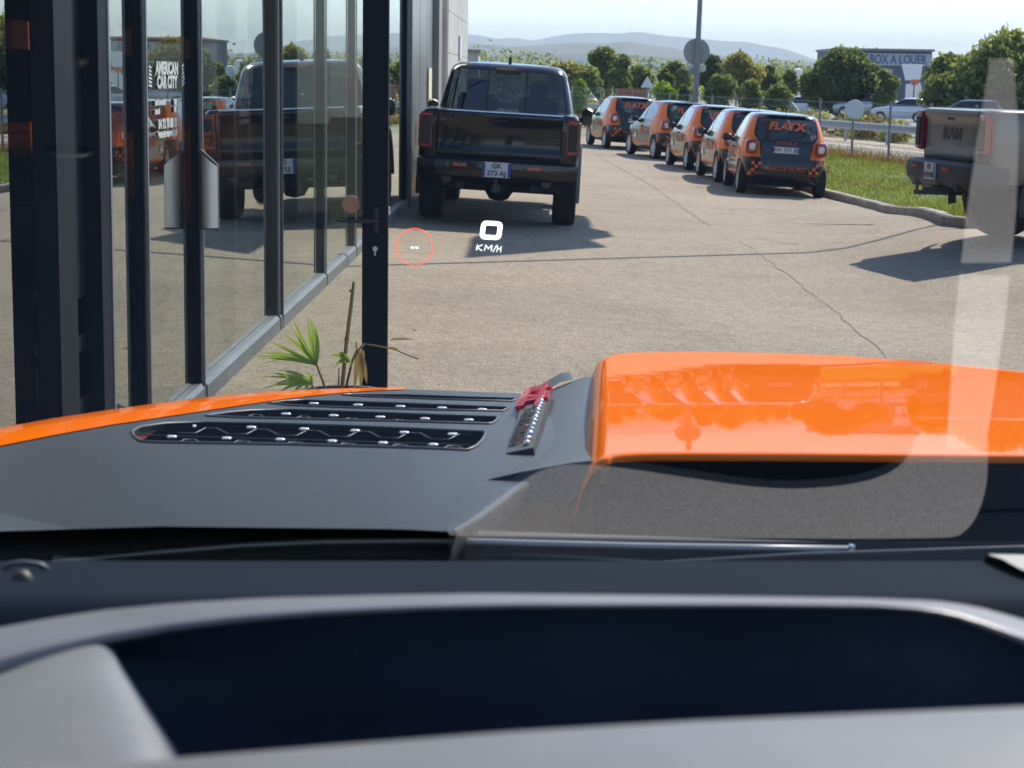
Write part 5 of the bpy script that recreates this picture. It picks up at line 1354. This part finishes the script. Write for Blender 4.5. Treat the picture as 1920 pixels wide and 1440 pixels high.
mb.box((.42, .95, 1.33), (2.0, 1.05, .30)); mb.box((.42, .20, 1.25), (1.9, .5, .30)); mb.box((.42, 1.70, 1.15), (2.0, .44, .46)); mb.build('dash_body', 'dash_dark', ct_)
mb = MB(); mb.box((.42, -.6, 1.05), (1.9, 2.6, .1)); mb.box((-.62, -.5, 1.3), (.06, 2.4, .6)); mb.box((1.46, -.5, 1.3), (.06, 2.4, .6)); mb.build('cabin_shell', 'dash_well', ct_)
mb = MB(); mb.box((.42, -.75, 2.27), (1.9, 1.8, .06), bev=.02); mb.build('roof', 'orange_paint', ct_)
# wiper
wp = [(100,1049),(180,1043),(300,1032),(450,1020),(600,1013),(800,1010.5),(1000,1016),(1200,1021),(1400,1024),(1592,1027)]
mb = MB(); mb.tube([at(x_, y_+3, 1.52) for x_, y_ in wp], .0030, 6); wpo = mb.build('wiper', 'galv', ct_, smooth=True)
mb = MB(); mb.grid([[tuple(at(x_, y_+4, 1.521)) for x_, y_ in wp], [tuple(at(x_, y_+16, 1.521)) for x_, y_ in wp]]); mb.build('wiper_blade', 'black_plastic', wpo)
mb = MB(); c = at(1596,1028,1.515); mb.box(c, (.006,.006,.006), bev=.001); mb.build('wiper_tip', 'chrome', wpo)
mb = MB(); mb.tube([at(960,1068,1.50), at(1200,1058,1.50), at(1500,1040,1.50), at(1900,1027,1.50), at(2100,1022,1.50)], .0018, 6); mb.build('wiper_arm', 'satin_trim', wpo, smooth=True)
c = at(42,1090,.965); mb = MB(); mb.lathe_x([(.0001,.0062),(.003,.0056),(.0052,.003),(.0062,-.001),(.0055,-.008)], c, 18, 'z'); mb.build('sun_sensor', 'black_plastic', ct_, smooth=True)
mb = MB(); mb.tube([at(5,1066,1.04), at(20,1058,1.04), at(45,1055,1.04), at(75,1059,1.04), at(90,1069,1.04)], .0018, 6); mb.build('sensor_rim', 'satin_trim', ct_, smooth=True)
# rim round the display well
rt = [(-200,1225),(0,1176),(100,1158),(200,1143),(330,1131),(500,1121),(700,1116),(900,1113),(1200,1116),(1600,1121),(1750,1126),(1830,1137),(1920,1162),(2160,1260)]
ri = [(-200,1300),(0,1262),(100,1232),(200,1206),(330,1180),(450,1165),(600,1152),(800,1142),(960,1138),(1400,1136),(1650,1138),(1740,1146),(1800,1160),(1920,1206),(2160,1320)]
def lerpc(a, b, t, o=0): return [(px, interp(a, px)*(1-t)+interp(b, px)*t+o) for px in cols]
strip('display_rim', 'dash_rim', [(lerpc(rt, ri, 0, 6), .80), (lerpc(rt, ri, 0), .775), (lerpc(rt, ri, .3), .74), (lerpc(rt, ri, .65), .715), (lerpc(rt, ri, .92), .705), (lerpc(rt, ri, 1.0, 3), .712)])
strip('well_back', 'dash_well', [(lerpc(rt, ri, 1, 3), .712), (lerpc(rt, ri, 1, 12), .735), (1345, .76), (1430, .72)])
strip('well_floor', 'dash_well', [(1428, .725), (1560, .56)])
lipc = [(-200,1468),(0,1450),(300,1424),(620,1398),(960,1372),(1300,1352),(1920,1325),(2160,1316)]
strip('front_lip', 'dash_lip', [([(a_, b_+22) for a_, b_ in lipc], .535), ([(a_, b_+4) for a_, b_ in lipc], .525), ([(a_, b_) for a_, b_ in lipc], .515), ([(a_, b_+12) for a_, b_ in lipc], .50), ([(a_, b_+60) for a_, b_ in lipc], .475), ([(a_, b_+200) for a_, b_ in lipc], .43)])
# left cheek of the well
rows = [[(-260,1330,.66),(-60,1290,.665),(60,1240,.675),(150,1214,.69),(200,1203,.705)],
        [(-260,1380,.60),(-60,1330,.61),(80,1290,.62),(190,1262,.64),(228,1258,.66)],
        [(-260,1430,.56),(-60,1400,.57),(110,1360,.58),(235,1330,.60),(268,1326,.62)],
        [(-260,1500,.52),(-60,1480,.53),(140,1440,.54),(290,1400,.56),(318,1404,.585)],
        [(-260,1580,.49),(-60,1560,.50),(160,1520,.51),(320,1480,.53),(350,1470,.56)]]
mb = MB(); mb.grid([[tuple(at(*q)) for q in r_] for r_ in rows]); sub(mb.build('well_cheek', 'dash_lip', ct_, smooth=True, recalc=False), 2)
mb = MB(); mb.grid([[tuple(at(*r_[-1])) for r_ in rows], [tuple(at(r_[-1][0]+10, r_[-1][1]+4, r_[-1][2]+.06)) for r_ in rows]]); mb.build('cheek_inner', 'dash_well', ct_, smooth=True)
# added light grey panel, outline traced back from the glare mirrored in the screen
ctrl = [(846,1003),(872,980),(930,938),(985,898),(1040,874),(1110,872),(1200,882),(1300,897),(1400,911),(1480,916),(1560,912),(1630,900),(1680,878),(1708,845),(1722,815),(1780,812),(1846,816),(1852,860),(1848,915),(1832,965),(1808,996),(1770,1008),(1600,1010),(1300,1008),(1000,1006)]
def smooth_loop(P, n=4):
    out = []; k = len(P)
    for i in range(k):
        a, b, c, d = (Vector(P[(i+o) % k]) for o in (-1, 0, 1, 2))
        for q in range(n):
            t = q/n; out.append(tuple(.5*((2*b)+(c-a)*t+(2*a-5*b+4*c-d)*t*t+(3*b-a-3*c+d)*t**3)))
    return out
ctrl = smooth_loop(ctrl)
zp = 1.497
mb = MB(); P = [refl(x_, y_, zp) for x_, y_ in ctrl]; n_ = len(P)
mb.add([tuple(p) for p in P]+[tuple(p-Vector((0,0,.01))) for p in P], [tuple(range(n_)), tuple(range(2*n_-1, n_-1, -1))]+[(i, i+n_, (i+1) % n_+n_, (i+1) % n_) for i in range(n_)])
mb.build('glare_panel', 'glare_grey', ct_)
def glare_pt(x_, y_):
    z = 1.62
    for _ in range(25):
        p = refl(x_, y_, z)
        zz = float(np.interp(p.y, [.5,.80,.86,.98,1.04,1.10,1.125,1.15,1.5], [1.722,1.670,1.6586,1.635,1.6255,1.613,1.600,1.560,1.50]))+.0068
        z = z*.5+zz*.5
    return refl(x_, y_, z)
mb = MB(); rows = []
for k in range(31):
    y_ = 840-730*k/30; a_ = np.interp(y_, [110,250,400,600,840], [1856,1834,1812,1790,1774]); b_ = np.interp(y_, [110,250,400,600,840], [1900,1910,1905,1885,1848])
    rows.append([tuple(glare_pt(a_+(b_-a_)*q/3, y_)) for q in range(4)])
mb.grid(rows); mb.build('glare_strip', mat('glare_strip_pale', (.27,.26,.25), .7), ct_, smooth=True)  # added pale strip; its mirror image makes the upright streak on the screen

# ------------------------------------------------------------------ head-up display, at its own distance over the bonnet
hu = thing('head_up_display', 'head-up display figure 0 over KM/H with a red speed-limit ring floating over the bonnet', 'display')
Yh = 2.4; k_ = Yh/F
def hud_poly(pts_o, pts_i, name, mt):
    mb = MB(); n = len(pts_o); v = [at(x_, y_, Yh) for x_, y_ in pts_o]+[at(x_, y_, Yh) for x_, y_ in pts_i]; v2 = [p+Vector((0,.0008,0)) for p in v]
    N = 2*n; fs = []
    for i in range(n):
        j = (i+1) % n; fs += [(i, j, n+j, n+i), (N+i, N+n+i, N+n+j, N+j), (i, N+i, N+j, j), (n+i, n+j, N+n+j, N+n+i)]
    mb.add([tuple(p) for p in v+v2], fs); return mb.build(name, mt, hu, recalc=False)
def sk(pts_, cx, cy): return [(cx+u+(-v)*.16*-1*-1*-1*-1 if False else cx+u-v*-.0+(-v)*(-.16)*-1*0 + (v)*(.14), cy-v+u*.06) for u, v in pts_]
hud_poly(sk(rounded(40,34,9,5), 921, 432), sk(rounded(23,18,2.2,5), 921, 432), 'speed_digit', 'hud_white')
def stroke(pts_, w_=1.15):
    mb = MB()
    for (x0_, y0_), (x1_, y1_) in zip(pts_[:-1], pts_[1:]):
        L = math.hypot(x1_-x0_, y1_-y0_); nx, ny = -(y1_-y0_)/L*w_/2, (x1_-x0_)/L*w_/2
        q = [at(x0_+nx, y0_+ny, Yh), at(x1_+nx, y1_+ny, Yh), at(x1_-nx, y1_-ny, Yh), at(x0_-nx, y0_-ny, Yh)]
        mb.add([tuple(p) for p in q]+[tuple(p+Vector((0,.0006,0))) for p in q], [(0,1,2,3),(4,7,6,5),(0,4,5,1),(1,5,6,2),(2,6,7,3),(3,7,4,0)])
    return mb
for pts_s in ([[(895.5,458),(893,469.5)], [(905,458.6),(894.5,464.3),(903.5,470)]], [[(908,470.2),(911,459.3),(915.5,466.5),(922.5,460),(921,471)]], [[(924,472.3),(932,459.2)]], [[(933.5,461),(931.5,472.5)], [(932.6,466.4),(939,467)], [(940,461.6),(938.3,473)]]):
    mb = MB()
    for p_ in pts_s:
        q = stroke(p_, 1.05); k0 = len(mb.v); mb.v += q.v; mb.f += [tuple(a_+k0 for a_ in f_) for f_ in q.f]
    mb.build('unit_letter', 'hud_white', hu, recalc=False)
n = 64; hud_poly([(777+35*math.cos(2*PI*i/n), 463+35.5*math.sin(2*PI*i/n)) for i in range(n)], [(777+33.2*math.cos(2*PI*i/n), 463+33.7*math.sin(2*PI*i/n)) for i in range(n)], 'limit_ring', 'hud_red')
for x_ in (773.5, 782): hud_poly([(x_-3, 463),(x_+2.6, 463.4),(x_+2.6,465.6),(x_-3,465.2)], [(x_-.1,464.2)]*4, 'limit_dash', 'hud_white')

# ------------------------------------------------------------------ orange frame structure past the right edge (mirrored in the glass)
gf = thing('orange_gantry', 'orange painted steel gantry past the right edge of the car park', 'gantry')
for (x_, y_) in ((17,30),(20,36)):
    mb = MB(); mb.tube([(x_,y_,-.2),(x_,y_,3.6)], .12, 10); mb.build('leg', 'orange_flat', gf)
mb = MB(); mb.box((18.5,33,3.7),(.3,9,.35)); mb.build('beam', 'orange_flat', gf)

# ------------------------------------------------------------------ air
mb = MB(); mb.box((0, 9500, 225), (44000, 23000, 480)); hz_ = mb.build('haze', None); hz_['kind'] = 'stuff'; hz_['label'] = 'pale blue summer haze over the plain'
hm_ = bpy.data.materials.new('haze_air'); hm_.use_nodes = True; n = hm_.node_tree; n.nodes.clear(); out = n.nodes.new('ShaderNodeOutputMaterial'); pv = n.nodes.new('ShaderNodeVolumePrincipled')
pv.inputs['Color'].default_value = (.80,.92,1,1); pv.inputs['Density'].default_value = .0001; pv.inputs['Anisotropy'].default_value = .0
n.links.new(pv.outputs[0], out.inputs['Volume']); hz_.data.materials.append(hm_)
